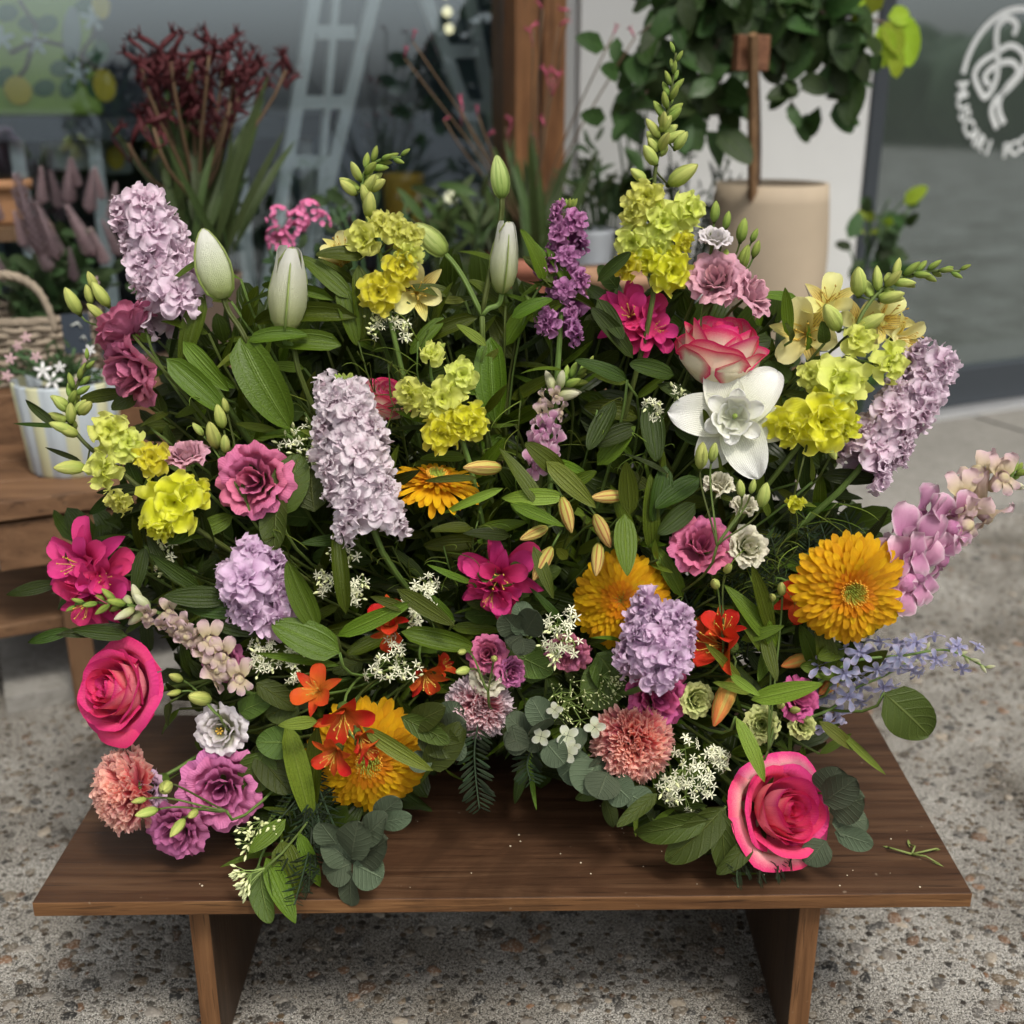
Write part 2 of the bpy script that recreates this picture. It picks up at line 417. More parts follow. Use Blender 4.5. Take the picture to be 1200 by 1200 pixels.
# ------------------------------------------------------------------ wood
def wood(name, c0, c1, c2, axis='X', sc_=1, rough=.5, wear=.3):
    if name in MC: return MC[name]
    m = NT(name); v = m.coord('Object'); s3 = {'X': (1.2, 26, 26), 'Y': (26, 1.2, 26), 'Z': (26, 26, 1.2)}[axis]
    sv = m.scale(v, *(q*sc_ for q in s3)); n1 = m.noise(2.2, 6, sv, .62, 1.2)
    n2 = m.noise(1, 3, m.scale(v, *(q*4*sc_ for q in s3)), .6); n3 = m.noise(5, 4, v, .6)
    c = m.ramp(n1, [(.28, c0), (.5, c1), (.72, c2)]); c = m.mix(m.math('MULTIPLY', n2, .45), c, tuple(x*.45 for x in c0))
    c = m.mix(1, c, m.math('MULTIPLY_ADD', n3, .9, .55), 'MULTIPLY')
    pore = m.ramp(m.noise(1, 1, m.scale(v, *(q*9*sc_ for q in s3)), .5), [(.62, 0.0), (.7, .55)]); c = m.mix(pore, c, tuple(x*.3 for x in c0))
    st_ = m.noise(3.2, 5, m.scale(v, 1, 1.6, 1), .7, .8); c = m.mix(m.ramp(st_, [(.54, 0.0), (.62, .5)]), c, tuple(x*.4 for x in c1)); c = m.mix(m.ramp(m.noise(2.3, 4, v, .6), [(.56, 0.0), (.7, .35)]), c, c2)
    sp_ = m.ramp(m.noise(120, 2, v), [(.72, 0.0), (.78, wear)]); c = m.mix(sp_, c, (.35, .28, .2))
    m.princ(c, m.math('MULTIPLY_ADD', n3, .25, rough-.08), .28, m.bump(m.math('ADD', n1, m.math('MULTIPLY', n2, .5)), .0009)); MC[name] = m.m; return m.m
WTOP = wood('walnut_top', (.036, .0155, .007), (.07, .034, .017), (.125, .068, .035), 'X', rough=.42)
WEDGE = wood('walnut_edge', (.085, .036, .013), (.17, .08, .03), (.27, .14, .055), 'X', 1.5, rough=.55)
WLEG = wood('walnut_leg', (.035, .02, .012), (.06, .034, .018), (.085, .05, .028), 'Z', rough=.45)
WLEDGE = wood('walnut_leg_edge', (.09, .04, .015), (.17, .08, .032), (.24, .12, .05), 'Z', 1.5, rough=.55)
# bench
BH = BENCH
c4 = [PZ(37, 1058, BH), PZ(1140, 1047, BH), PZ(1018, 833, BH), PZ(172, 838, BH)]
th = .0152
t = thing('wooden_bench', 'low dark wooden bench carrying the flower arrangement', 'bench', (0, 1.0, 0))
mb = MB(); b = [tuple(p) for p in c4]; mb.v = b+[(x, y, z-th) for x, y, z in b]; mb.uv = [(0, 0)]*8
mb.f = [(0, 1, 2, 3), (7, 6, 5, 4), (1, 5, 6, 2), (2, 6, 7, 3), (3, 7, 4, 0)]; mb.mi = [0]*5; mb.f.append((0, 4, 5, 1)); mb.mi.append(1)
me = mb.mesh('board', [WTOP, WEDGE], False)
bo = part(t, 'board', me)
bv = bo.modifiers.new('bevel', 'BEVEL'); bv.width = .0012; bv.segments = 2
# strip of paler ply along the front edge
def legb(xa, ya, xb, yb, inn):
    """front foot of a leg board: left and right pixel at its top"""
    a = PZ(xa, 1073, BH-th); bq = PZ(xb, 1073, BH-th); y0 = .885; xa_, xb_ = a.x*1.012, bq.x*1.012
    mb = MB(); d = .27
    x0, x1 = min(xa_, xb_), max(xa_, xb_)
    zt = BH-th-.001; mb.v = [(x0, y0, 0), (x1, y0, 0), (x1, y0+d, 0), (x0, y0+d, 0), (x0, y0, zt), (x1, y0, zt), (x1, y0+d, zt), (x0, y0+d, zt)]; mb.uv = [(0, 0)]*8
    mb.f = [(0, 3, 2, 1), (4, 5, 6, 7), (0, 1, 5, 4), (1, 2, 6, 5), (2, 3, 7, 6), (3, 0, 4, 7)]; mb.mi = [0, 0, 1, 0, 0, 0]
    o = part(t, 'leg', mb.mesh('leg', [WLEG, WLEDGE], False)); bv = o.modifiers.new('bevel', 'BEVEL'); bv.width = .0015; bv.segments = 2
legb(213, 0, 238, 0, 1); legb(943, 0, 969, 0, -1)
# scraps on the bench
mb = MB(); p0 = PZ(1068, 1003, BH)
for a, L, c_ in ((.3, .03, .01), (2.6, .022, -.01), (-.6, .026, .0), (1.4, .016, .004)):
    e = p0+Vector((math.cos(a)*L, math.sin(a)*L, .002)); mb.tube([p0+Vector((0, 0, .002)), (p0+e)/2+Vector((c_, 0, .004)), e], [.0012, .001, .0005], 5)
    mb.merge(blade(.3, 'lance', 2, 3, -.5), frame(e-(e-p0)*.3, (e-p0)+Vector((0, 0, .005)), (0, 0, 1)) @ S(.012))
solo('stem_scrap', mb.mesh('stem_scrap', plain('scrap_green', (.16, .2, .05), .6)), 'small broken green stem scrap lying on the right end of the bench', 'plant scrap')
mb = MB(); g = random.Random(11)
for i in range(60):
    p = PZ(g.uniform(200, 1080), g.uniform(930, 1040), BH); r = g.uniform(.0004, .0011); mb.lathe([(r, 0), (r*.9, r*.5), (.00005, r*.7)], 5, M=T(p.x, p.y, BH))
solo('crumbs', mb.mesh('crumbs', plain('crumb', (.55, .48, .35), .8)), 'tiny pale crumbs and pollen specks on the bench top', 'crumbs', kind='stuff')

# ------------------------------------------------------------------ shop front
WHITEW = plain('white_render', (.58, .585, .575), .85, .2, var=.05, nscale=8, bump=.0015)
GREYM = plain('grey_metal', (.42, .43, .43), .5, var=.05); DARKM = plain('dark_metal', (.035, .042, .05), .45, var=.05)
FRW = wood('frame_wood', (.16, .07, .03), (.26, .12, .05), (.34, .17, .075), 'Z', .4, rough=.5)
ALU = plain('aluminium_sill', (.6, .61, .62), .35, .5, .6, var=.05)
def glass(name, refl, tint, rough=.02, trans=1.0, base=(.03, .04, .04)):
    m = NT(name); g_ = m.n('ShaderNodeBsdfGlossy'); g_.inputs['Color'].default_value = (.82, .92, 1, 1); g_.inputs['Roughness'].default_value = rough
    t_ = m.n('ShaderNodeBsdfTransparent'); t_.inputs[0].default_value = (*tint, 1)
    d_ = m.n('ShaderNodeBsdfDiffuse'); d_.inputs[0].default_value = (*base, 1)
    x1 = m.n('ShaderNodeMixShader'); x1.inputs[0].default_value = trans; m.l(d_.outputs[0], x1.inputs[1]); m.l(t_.outputs[0], x1.inputs[2])
    x2 = m.n('ShaderNodeMixShader'); x2.inputs[0].default_value = refl; m.l(x1.outputs[0], x2.inputs[1]); m.l(g_.outputs[0], x2.inputs[2])
    m.l(x2.outputs[0], m.out.inputs[0]); return m.m
GL1 = glass('window_glass', .17, (.86, .92, .95)); GL2 = glass('door_glass', .27, (.5, .55, .52), .03, .1, (.07, .085, .075))
def fbox(mb, a0, a1, b0, b1, z0, z1): mb.box((0, 0, 0), (a1-a0, b1-b0, z1-z0), T(*W((a0+a1)/2, (b0+b1)/2, (z0+z1)/2)) @ RZ(FROT) @ S(1, 1, 1))
aw0 = FA(602, 100, 0)[0]; aw1 = FA(660, 100, 0)[0]; aw2 = FA(679, 100, 0)[0]; ad0 = FA(1022, 100, 0)[0]; ad1 = FA(1034, 100, 0)[0]
TOPZ = 2.5; t0, t1 = -4.0, 7.0
def fpart(par, name, mat, *b, label=None, bev=0):
    mb = MB(); fbox(mb, *b); o = part(par, name, mb.mesh(name, mat, False), label=label)
    if bev: x = o.modifiers.new('bevel', 'BEVEL'); x.width = bev; x.segments = 2
    return o
def fthing(name, label, cat, a, b, z=0, group=None): return thing(name, label, cat, W(a, b, z), group)
bl = fthing('shop_wall', 'white rendered wall between the wooden window and the glass door', 'wall', (aw2+ad0)/2, -.1)
fpart(bl, 'wall', WHITEW, aw2+.002, ad0-.002, -.2, 0, .03, TOPZ)
fpart(bl, 'lintel', WHITEW, t0, t1, -.22, .01, TOPZ+.002, 3.1)
fpart(bl, 'added_eave', WHITEW, t0, t1, .012, 1.15, TOPZ+.25, TOPZ+.4)  # unseen overhang, added to shade the shop front
fpart(bl, 'plinth', CONC, aw2+.002, ad0-.002, -.18, .012, 0, .028)
# window
wn = fthing('shop_window', 'large shop window with a reddish wooden post on its right', 'window', (t0+aw0)/2, -.1)
fpart(wn, 'post', FRW, aw0, (aw0+aw1)/2-.003, -.12, .01, .12, TOPZ, bev=.004); fpart(wn, 'post', FRW, (aw0+aw1)/2+.003, aw1, -.12, .014, .12, TOPZ, bev=.004)
fpart(wn, 'groove', DARKM, (aw0+aw1)/2-.003, (aw0+aw1)/2+.003, -.11, .0, .12, TOPZ)
fpart(wn, 'reveal', GREYM, aw1+.001, aw2, -.12, -.02, .12, TOPZ)
fpart(wn, 'bottom_rail', FRW, t0, aw0-.001, -.1, 0, .12, .2, bev=.004)
fpart(wn, 'sill', ALU, t0, aw2-.001, -.12, .03, .085, .118); fpart(wn, 'base', CONC, t0, aw2-.001, -.14, .012, 0, .083)
fpart(wn, 'pane', GL1, t0, aw0-.0015, -.055, -.05, .2, TOPZ)
# glass door
dr = fthing('glass_door', 'dark framed glass door with a round white logo', 'door', ad1+.5, -.05)
zk0 = FA(1140, 478, 0)[1]; zk1 = FA(1140, 432, 0)[1]; zs = FA(1140, 492, 0)[1]
fpart(dr, 'frame', DARKM, ad0, ad1+.012, -.12, .01, .03, TOPZ, bev=.003)
fpart(dr, 'kick_rail', DARKM, ad1+.013, ad1+2.2, -.06, -.01, .045, max(.1, zk1), bev=.003)
fpart(dr, 'sill', ALU, ad0, ad1+2.2, -.1, .04, .012, .043)
fpart(dr, 'pane', GL2, ad1+.013, ad1+2.2, -.045, -.037, max(.1, zk1)+.001, TOPZ)
# the logo on the pane: ring, bird like ribbon, lettering round the bottom
LOGO = plain('logo_white', (.72, .74, .73), .7, var=.02); BB = -.0355
def fp2(px, py): a, z = FA(px, py, BB); return Vector((a, z))
def ribbon(par, name, pts2, wd):
    pts = smooth_line([Vector((p.x, p.y, 0)) for p in pts2], 6); mb = MB(); rows = []
    for k, p in enumerate(pts):
        tg = (pts[min(k+1, len(pts)-1)]-pts[max(0, k-1)]).normalized(); nn = Vector((-tg.y, tg.x, 0))*wd/2
        l_, r_ = p+nn, p-nn
        rows.append([W(l_.x, BB, l_.y), W(l_.x, BB+.0012, l_.y), W(r_.x, BB+.0012, r_.y), W(r_.x, BB, r_.y)])
    mb.grid(rows); return part(par, name, mb.mesh(name, LOGO, False))
cL = fp2(1186, 96); RL = abs(fp2(1186, 96-86).y-cL.y)
ribbon(dr, 'logo_ring', [cL+Vector((math.cos(R(a)), math.sin(R(a))))*RL for a in range(174, -40, -6)], RL*.085)
CX = lambda x, y: fp2(1040+x/5.456, y/5.456)
for pl in ([(805, 225), (825, 160), (770, 115), (710, 160), (695, 250), (705, 400), (690, 520), (630, 620), (590, 580), (555, 480), (600, 400), (690, 340), (790, 290), (870, 350), (860, 460), (780, 560), (690, 640), (665, 720), (700, 820)],
           [(650, 545), (620, 490), (690, 420), (790, 395), (835, 460), (760, 560), (715, 640), (715, 720), (745, 790)]):
    ribbon(dr, 'logo_ribbon', [CX(*p) for p in pl], RL*.085)
for ch, a in zip('MUSCARI FOOD', range(186, 186+12*11, 11)):
    if ch == ' ': continue
    cu = bpy.data.curves.new('letter', 'FONT'); cu.body = ch; cu.size = RL*.3; cu.align_x = 'CENTER'; cu.align_y = 'CENTER'; cu.extrude = .0006; cu.offset = RL*.008; cu.materials.append(LOGO)
    q = cL+Vector((math.cos(R(a)), math.sin(R(a))))*RL*.99
    M = T(*W(q.x, BB+.0008, q.y)) @ RZ(FROT) @ RX(R(90)) @ RZ(R(a+90)); part(dr, 'letter', cu, M)
# room behind the window
ROOM = plain('room_wall', (.23, .26, .29), .9, var=.08, nscale=2); RFL = plain('room_floor', (.06, .055, .05), .6); 
def fstruct(name, mat, *b): mb = MB(); fbox(mb, *b); return struct(name, mb.mesh(name, mat, False))
fstruct('room_back_wall', ROOM, t0, t1, -3.2, -3.1, 0, 3.1); fstruct('room_floor', RFL, t0, t1, -3.1, -.15, .004, .1); fstruct('room_ceiling', ROOM, t0, t1, -3.3, .012, 3.102, 3.2)
fstruct('room_side_wall', ROOM, t0-.1, t0, -3.2, 0, 0, 3.1); fstruct('room_side_wall', ROOM, t1, t1+.1, -3.2, 0, 0, 3.1); fstruct('room_partition', ROOM, ad0-.3, ad0-.2, -3.09, -.21, .1, 3.09)

# ------------------------------------------------------------------ inside the window
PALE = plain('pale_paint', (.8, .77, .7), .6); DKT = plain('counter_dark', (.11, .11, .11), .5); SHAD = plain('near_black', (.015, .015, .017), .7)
b_ = -.5; a0, z0 = FA(-40, 138, b_); a1, _ = FA(410, 138, b_); _, z1 = FA(100, 165, b_)
t = fthing('display_counter', 'grey display counter inside the shop window', 'counter', a0, b_)
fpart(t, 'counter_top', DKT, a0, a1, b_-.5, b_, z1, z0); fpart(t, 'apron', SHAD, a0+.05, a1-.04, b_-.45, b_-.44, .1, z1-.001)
for q in range(5): fpart(t, 'leg', PALE, a0+.08+q*(a1-a0-.2)/4, a0+.11+q*(a1-a0-.2)/4, b_-.06, b_-.03, .1, z1-.001)
for (x0, y0, x1, y1, mt, nm, lb) in ((60, 150, 100, 200, PALE, 'storage_box', 'pale storage box under the counter, left of the lemon tin'), (118, 160, 152, 205, plain('box_tin', (.4, .42, .36), .6), 'lemon_tin', 'small pale tin with a lemon on its front under the counter'), (190, 150, 225, 215, PALE, 'storage_box', 'pale storage box under the counter, right of the lemon tin')):
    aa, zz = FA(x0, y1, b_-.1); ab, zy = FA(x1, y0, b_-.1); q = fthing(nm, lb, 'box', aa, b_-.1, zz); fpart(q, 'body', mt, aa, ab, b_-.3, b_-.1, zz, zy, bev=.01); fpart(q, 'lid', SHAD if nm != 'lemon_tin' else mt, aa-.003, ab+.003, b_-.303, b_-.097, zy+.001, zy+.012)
    if nm == 'lemon_tin':
        mb = MB(); aq, zq = FA(150-15, 185, b_-.095); mb.lathe([(.001, -.028), (.016, -.02), (.022, 0), (.016, .02), (.001, .028)], 10, M=T(*W(aq, b_-.093, zq)) @ RZ(FROT) @ S(1, .15, 1)); part(q, 'lemon_print', mb.mesh('lemon_print', plain('lemon', (.75, .55, .05), .5)))
# lemon print bag standing on the counter
bb = -.56; t = fthing('lemon_bag', 'green shopping bag printed with lemons and white blossoms in the window', 'bag', *FA(60, 138, bb)[:1], bb)
a0, z0 = FA(-30, 136, bb); a1, _ = FA(122, 136, bb); z1 = z0+.46
BAGG = plain('bag_green', (.42, .55, .1), .6, nscale=4, var=.18); fpart(t, 'body', BAGG, a0, a1, bb-.14, bb, z0, z1, bev=.01)
LEM = plain('lemon', (.75, .55, .05), .5); LFG = plain('print_leaf', (.06, .16, .06), .6); BRN = plain('print_twig', (.09, .05, .04), .6); WHP = plain('print_white', (.72, .75, .68), .6)
def disc(par, name, px, py, rx, ry, mat, rot=0, petals=0):
    a, z = FA(px, py, bb+.002); s_ = sz(1, W(a, bb, z)); mb = MB(); pts = []
    for i in range(30):
        an = 2*math.pi*i/30; k = 1 if not petals else .62+.38*math.cos(petals*an); x, y = rx*s_*k*math.cos(an), ry*s_*k*math.sin(an)
        pts.append(W(a+x*math.cos(rot)-y*math.sin(rot), bb+.002+.0002*len(par.children), z+x*math.sin(rot)+y*math.cos(rot)))
    mb.poly(pts); part(par, name, mb.mesh(name, mat, False))
for pl in ([(22, 0), (42, 30), (40, 45), (70, 52)], [(40, 45), (30, 80), (22, 90)], [(40, 48), (12, 62)], [(70, 52), (95, 64), (110, 40), (112, 20)], [(95, 66), (100, 100)], [(95, 64), (120, 88)]):
    mb = MB(); mb.tube([W(*(lambda q: (q[0], bb+.003, q[1]))(FA(x, y, bb+.003))) for x, y in pl], .0045, 4); part(t, 'twig_print', mb.mesh('twig_print', BRN))
for x, y, r in ((8, 15, .3), (35, 28, 0), (55, 28, .5), (52, 103, .3), (5, 90, .8), (108, 68, .4), (72, 80, .2), (80, 102, .9), (100, 8, .3), (112, 100, 1.2), (118, 60, 1.4)): disc(t, 'leaf_print', x, y, 13, 9, LFG, r)
for x, y in ((2, 45), (42, 50), (92, 86), (108, 22)): disc(t, 'blossom_print', x, y, 15, 15, WHP, .3, 5)
disc(t, 'blossom_print', 84, 40, 10, 30, plain('print_grey', (.4, .43, .38), .6), -.15)
for x, y, rx, ry in ((21, 106, 15, 16), (122, 100, 13, 18), (118, 5, 10, 16)): disc(t, 'lemon_print', x, y, rx, ry, LEM)
# ladders
def ladder(label, legs, rungs, b):
    t = fthing('step_ladder', label, 'ladder', FA(legs[0][2], legs[0][3], b)[0], b, .1)
    for x0, y0, x1, y1, wpx in legs:
        p, q = FA(x0, y0, b), FA(x1, y1, b); e = ((q[0]-p[0])/(q[1]-p[1])); zb = .102; ab_ = q[0]-(q[1]-zb)*e; zt = p[1]+.0; s_ = sz(wpx, W(q[0], b, q[1]))
        mb = MB(); P0 = W(ab_, b, zb); P1 = W(p[0], b, zt); M = frame(P0, P1-P0, FN); mb.box((0, (P1-P0).length/2, 0), (s_, (P1-P0).length, .025), M); part(t, 'rail', mb.mesh('rail', PALE, False))
    for x0, y0, x1, y1 in rungs:
        p, q = FA(x0, y0, b), FA(x1, y1, b); mb = MB(); P0, P1 = W(p[0], b-.004, p[1]), W(q[0], b-.004, q[1]); mb.box((0, (P1-P0).length/2, 0), (.03, (P1-P0).length, .03), frame(P0, P1-P0, FN)); part(t, 'step', mb.mesh('step', PALE, False))
ladder('white step ladder standing left of the other one inside the window', [(378, -60, 335, 200, 14), (452, -60, 388, 200, 13), (398, -60, 372, 250, 7)], [(370, 38, 415, 38), (352, 120, 405, 120), (340, 190, 390, 190)], -.42)
ladder('white step ladder standing nearer the wooden post inside the window', [(478, -60, 560, 170, 13), (538, -60, 590, 200, 12)], [(520, 60, 565, 60), (545, 125, 580, 125)], -.36)
# string of bulbs and candle light
BULB = NT('bulb_glow'); em = BULB.n('ShaderNodeEmission'); em.inputs[0].default_value = (1, .85, .5, 1); em.inputs[1].default_value = 1.1; BULB.l(em.outputs[0], BULB.out.inputs[0])
t = fthing('light_string', 'string of small warm round bulbs hanging inside the window', 'light string', *FA(525, 15, -.7)[:1], -.7, 1.2)
mb = MB(); mb.tube([W(*(lambda q: (q[0], -.7, q[1]))(FA(523, y, -.7))) for y in (-80, 0, 40)], .0015, 4); part(t, 'wire', mb.mesh('wire', SHAD))
for x, y in ((522, -8), (524, 14), (526, 34)):
    a, z = FA(x, y, -.7); mb = MB(); mb.lathe([(.001, -.013), (.01, -.009), (.014, 0), (.01, .009), (.004, .014)], 12, M=T(*W(a, -.7, z))); part(t, 'bulb', mb.mesh('bulb', BULB.m))
a, z = FA(528, 231, -.45); t = fthing('candle_lamp', 'small warm glowing lamp among the plants inside the window', 'lamp', a, -.45, z)
mb = MB(); mb.lathe([(.001, -.014), (.012, -.009), (.016, 0), (.012, .01), (.001, .015)], 12, M=T(*W(a, -.45, z))); part(t, 'bulb', mb.mesh('bulb', BULB.m))
mb = MB(); mb.lathe([(.0, -.75), (.03, -.7), (.02, -.05), (.018, -.012)], 12, M=T(*W(a, -.45, z))); part(t, 'base', mb.mesh('base', PALE))
def pot(name, label, px, py0, py1, wtop, wbot, mat, b, rim=.0, belly=0, soil=True, n=32):
    """pot at pixel column px from rim row py0 to foot row py1, widths in pixels"""
    a, zt = FA(px, py0, b); _, zb = FA(px, py1, b); s_ = sz(1, W(a, b, zt)); h = zt-zb; r0, r1 = wbot*s_/2, wtop*s_/2
    t = thing(name, label, 'plant pot', W(a, b, zb)); prof = [(.001, .002), (r0, 0)]
    for k in range(1, 11): v = k/10; prof.append((r0+(r1-r0)*v+belly*math.sin(math.pi*v**.8)*s_, h*v))
    prof += [(r1*.97-.004, h*.995), (r1*.9, h*.93), (r1*.86, h*.9)]
    mb = MB(); mb.lathe(prof, n, M=T(*W(a, b, zb))); part(t, 'body', mb.mesh('body', mat))
    if rim: mb = MB(); mb.lathe([(r1*.98, h-rim), (r1+.008, h-rim*.95), (r1+.009, h+.002), (r1*.95, h+.003)], n, M=T(*W(a, b, zb))); part(t, 'rim', mb.mesh('rim', mat))
    if b > 0 and zb > .08 and name != 'wicker':
        st = thing('plant_stool', 'plain low wooden stool under the '+' '.join(label.split(',')[0].split()[:9]), 'stool', W(a, b, 0)); q = max(.07, r0*.9)
        fpart(st, 'seat', plain('stool_wood', (.12, .07, .035), .6), a-q, a+q, b-q, b+q, zb-.025, zb-.001)
        for i_ in (-1, 1):
            for j_ in (-1, 1): fpart(st, 'leg', plain('stool_wood', (.12, .07, .035), .6), a+i_*q*.8-.01, a+i_*q*.8+.01, b+j_*q*.8-.01, b+j_*q*.8+.01, .0, zb-.026)
    mb = MB(); mb.lathe([(.001, h*.9), (r1*.88, h*.9)], n, M=T(*W(a, b, zb))); part(t, 'soil', mb.mesh('soil', plain('soil', (.03, .022, .015), .95)))
    return t, W(a, b, zb+h*.9)
pot('yellow_pot', 'mustard yellow pot inside the window behind the top left snapdragon', 472, 203, 300, 50, 38, plain('pot_yellow', (.5, .27, .03), .5), -.35)
pot('white_ornament', 'white bottle shaped ornament with a yellow band behind the dark red plant', 278, 62, 150, 18, 32, plain('ornament', (.62, .62, .58), .5), -.4, belly=8)
a, z = FA(295, 82, -.45); mb = MB(); mb.tube([W(a-.03, -.45, z-.3), W(a, -.45, z-.1), W(a+.03, -.45, z), W(a+.06, -.45, z+.03), W(a+.07, -.45, z)], [.01, .012, .014, .012, .006], 8)
# ------------------------------------------------------------------ plants by the shop front
PLANTG = leaf_mat('shop_leaf', (.035, .075, .025), (.07, .13, .05), 'par', .45, vn=3); GRASSG = leaf_mat('grass_leaf', (.04, .075, .02), (.07, .12, .04), 'par', .5, vn=2)
SILV = leaf_mat('silver_leaf', (.3, .32, .31), (.4, .42, .4), 'par', .7, .2, vn=2); TREEG = leaf_mat('tree_leaf', (.025, .06, .015), (.06, .12, .03), 'pin', .4, vn=4); TREEL = leaf_mat('tree_leaf_light', (.22, .34, .02), (.3, .42, .06), 'pin', .45, vn=4, tr=.35)
BARK = plain('bark', (.1, .07, .05), .9); 
LF = {'lance': (.26, -.7), 'oval': (.5, -.5), 'ovate': (.66, -.5), 'strap': (.07, -1.1)}
def lfm(kind, mat, k=0):
    return cached(f'leaf|bg{kind}{k%3}', lambda: blade(LF[kind][0], {'strap': 'lance'}.get(kind, kind), 2, 6, LF[kind][1]*(.5+.4*(k % 3)), .15, seed=k), mat)
def lf(t, p, d, L, mat, kind='oval', k=0, nrm=(0, -1, .5), ws=1): 
    return part(t, 'leaf', lfm(kind, mat, k), frame(p, d, nrm) @ S(L*ws, L, L))
def dirv(r, el): a = r.uniform(0, 6.283); return Vector((math.cos(a)*math.cos(el), math.sin(a)*math.cos(el), math.sin(el)))
g = random.Random(21)
def bush(name, label, px, py, b, wpx, hpx, n, Lpx, mats, kind='oval', foot=None, cat='plant', spread=1, group=None, flw=None, gg=g):
    a, z = FA(px, py, b); c = W(a, b, z); s_ = sz(1, c); rw, rh = wpx*s_/2, hpx*s_/2
    base = foot or (Vector((c.x, c.y, .02)) if b > 0 else c-Vector((0, 0, rh))); t = thing(name, label, cat, base, group)
    tips = []
    for i in range(max(5, n//9)):
        e = c+Vector((gg.uniform(-1, 1)*rw*.8, gg.uniform(-.6, .6)*rw*.7, gg.uniform(-.4, .9)*rh)); tips.append(bez(base, base.lerp(c, .4), c.lerp(e, .5), e, 6))
    mb = MB()
    for q in tips: mb.tube(q, .0025, 4)
    part(t, 'stems', mb.mesh('stems', PLANTG))
    for i in range(n):
        q = gg.choice(tips)[gg.randint(2, 6)]; d = (q-base).normalized()*.6+Vector((gg.uniform(-1, 1), gg.uniform(-1, .6), gg.uniform(-.6, .7)))*spread
        lf(t, q+Vector((gg.uniform(-1, 1), gg.uniform(-1, 1), gg.uniform(-1, 1)))*rw*.12, d, Lpx*s_*gg.uniform(.6, 1.2), mats[i % len(mats)], kind, i, (gg.uniform(-.6, .6), -1, gg.uniform(0, 1)))
    return t, tips, s_
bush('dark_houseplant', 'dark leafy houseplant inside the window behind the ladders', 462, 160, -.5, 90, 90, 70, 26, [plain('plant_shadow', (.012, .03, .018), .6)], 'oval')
pot('black_pot', 'round black pot inside the window behind the dark red plant', 200, 120, 165, 60, 40, SHAD, -.38, belly=4)
# dark red kangaroo paw
KR = plain('paw_red', (.06, .006, .009), .7, var=.3); KS = plain('paw_stem', (.1, .06, .03), .7)
def paw(label, base, heads, b, grass=40, mat=KR, fpx=26, stemr=.0028, glen=.28, smat=KS):
    a, z = FA(base[0], base[1], b); p0 = W(a, b, z); t = thing('kangaroo_paw', label, 'plant', p0)
    s_ = sz(1, p0)
    for i in range(grass):
        d = dirv(g, R(g.uniform(50, 85))); lf(t, p0+Vector((g.uniform(-1, 1), g.uniform(-1, 1), 0))*.05, d, glen*g.uniform(.6, 1.2), GRASSG, 'strap', i, VIEWB, 1.1)
    for (x, y, n) in heads:
        bq = b+g.uniform(-.08, .08); aa, zz = FA(x, y, bq); p1 = W(aa, bq, zz); pts = bez(p0, p0+Vector((0, 0, .15)), p1-Vector(((p1.x-p0.x)*.4, 0, .12)), p1, 8)
        mb = MB(); mb.tube(pts, stemr, 5); part(t, 'stem', mb.mesh('stem', smat))
        mb = MB()
        for k in range(n+2*(n > 2)):
            q = p1+Vector((g.uniform(-1, 1), g.uniform(-.6, .6), g.uniform(-1, .8)))*fpx*s_*.75*(n > 1); d = Vector((g.uniform(-1, 1), g.uniform(-.6, .6), g.uniform(.1, 1.2))).normalized(); L = fpx*s_*g.uniform(.7, 1.1)
            e = q+d*L; side = d.orthogonal().normalized()*L*.25
            mb.tube([q, q+d*L*.5, e+side*.3], [L*.06, L*.13, L*.12], 6)
            for r_ in range(5): mb.tube([e, e+(side*math.cos(r_*1.25)+d.cross(side)*math.sin(r_*1.25))*1.5+d*L*.28], [L*.08, L*.015], 3)
            if n > 1: mb.tube([p1-Vector((0, 0, .03)), q], L*.04, 4)
        part(t, 'flower_cluster', mb.mesh('flower_cluster', mat))
    return t
VIEWB = Vector((0, -1, .2))
pot('dark_pot', 'dark pot holding the dark red kangaroo paw', 238, 320, 420, 90, 70, plain('pot_brown', (.1, .07, .05), .7), .42)
paw('dark red kangaroo paw with fanned flower clusters behind the upper left stock', (238, 300), [(165, 78, 5), (180, 95, 6), (200, 72, 6), (205, 105, 7), (190, 120, 5), (228, 95, 5), (245, 65, 5), (262, 70, 6), (275, 90, 6), (282, 105, 5), (270, 120, 5), (335, 82, 3), (180, 150, 4), (235, 140, 5), (215, 165, 4), (150, 168, 2), (262, 150, 4), (290, 78, 4), (225, 120, 5), (250, 165, 3)], .42, 46)
PKM = plain('paw_pink', (.4, .07, .13), .6)
paw('pink kangaroo paw with thin branching stems before the wooden post', (620, 330), [(483, 48, 1), (474, 68, 1), (625, 35, 2), (668, 12, 1), (648, 92, 3), (718, 42, 1), (744, 44, 1), (540, 128, 2), (560, 135, 1), (592, 148, 2), (570, 160, 1), (520, 140, 1), (628, 160, 1), (640, 150, 1), (636, 10, 1), (655, 30, 1)], .36, 60, PKM, 11, .0016, .26)
pot('terracotta_pot', 'terracotta pot below the pink kangaroo paw', 605, 300, 420, 105, 80, plain('terracotta', (.27, .1, .06), .8), .36, rim=.03)
pot('terracotta_pot', 'terracotta pot right of the purple stock, under the silver bush', 722, 318, 420, 100, 80, plain('terracotta2', (.33, .19, .11), .8), .5, rim=.02)
pot('grey_pot', 'pale grey pot right of the purple stock', 690, 268, 330, 60, 50, plain('pot_grey', (.42, .45, .48), .6), .3)
bush('silver_bush', 'silver leaved bush behind the tallest yellow snapdragon', 800, 235, .3, 150, 130, 230, 22, [SILV, SILV, PLANTG], 'lance')
bush('green_shrub', 'loose green shrub right of the wooden post, beside the silver bush', 715, 215, .25, 130, 110, 120, 32, [PLANTG, GRASSG], 'lance')
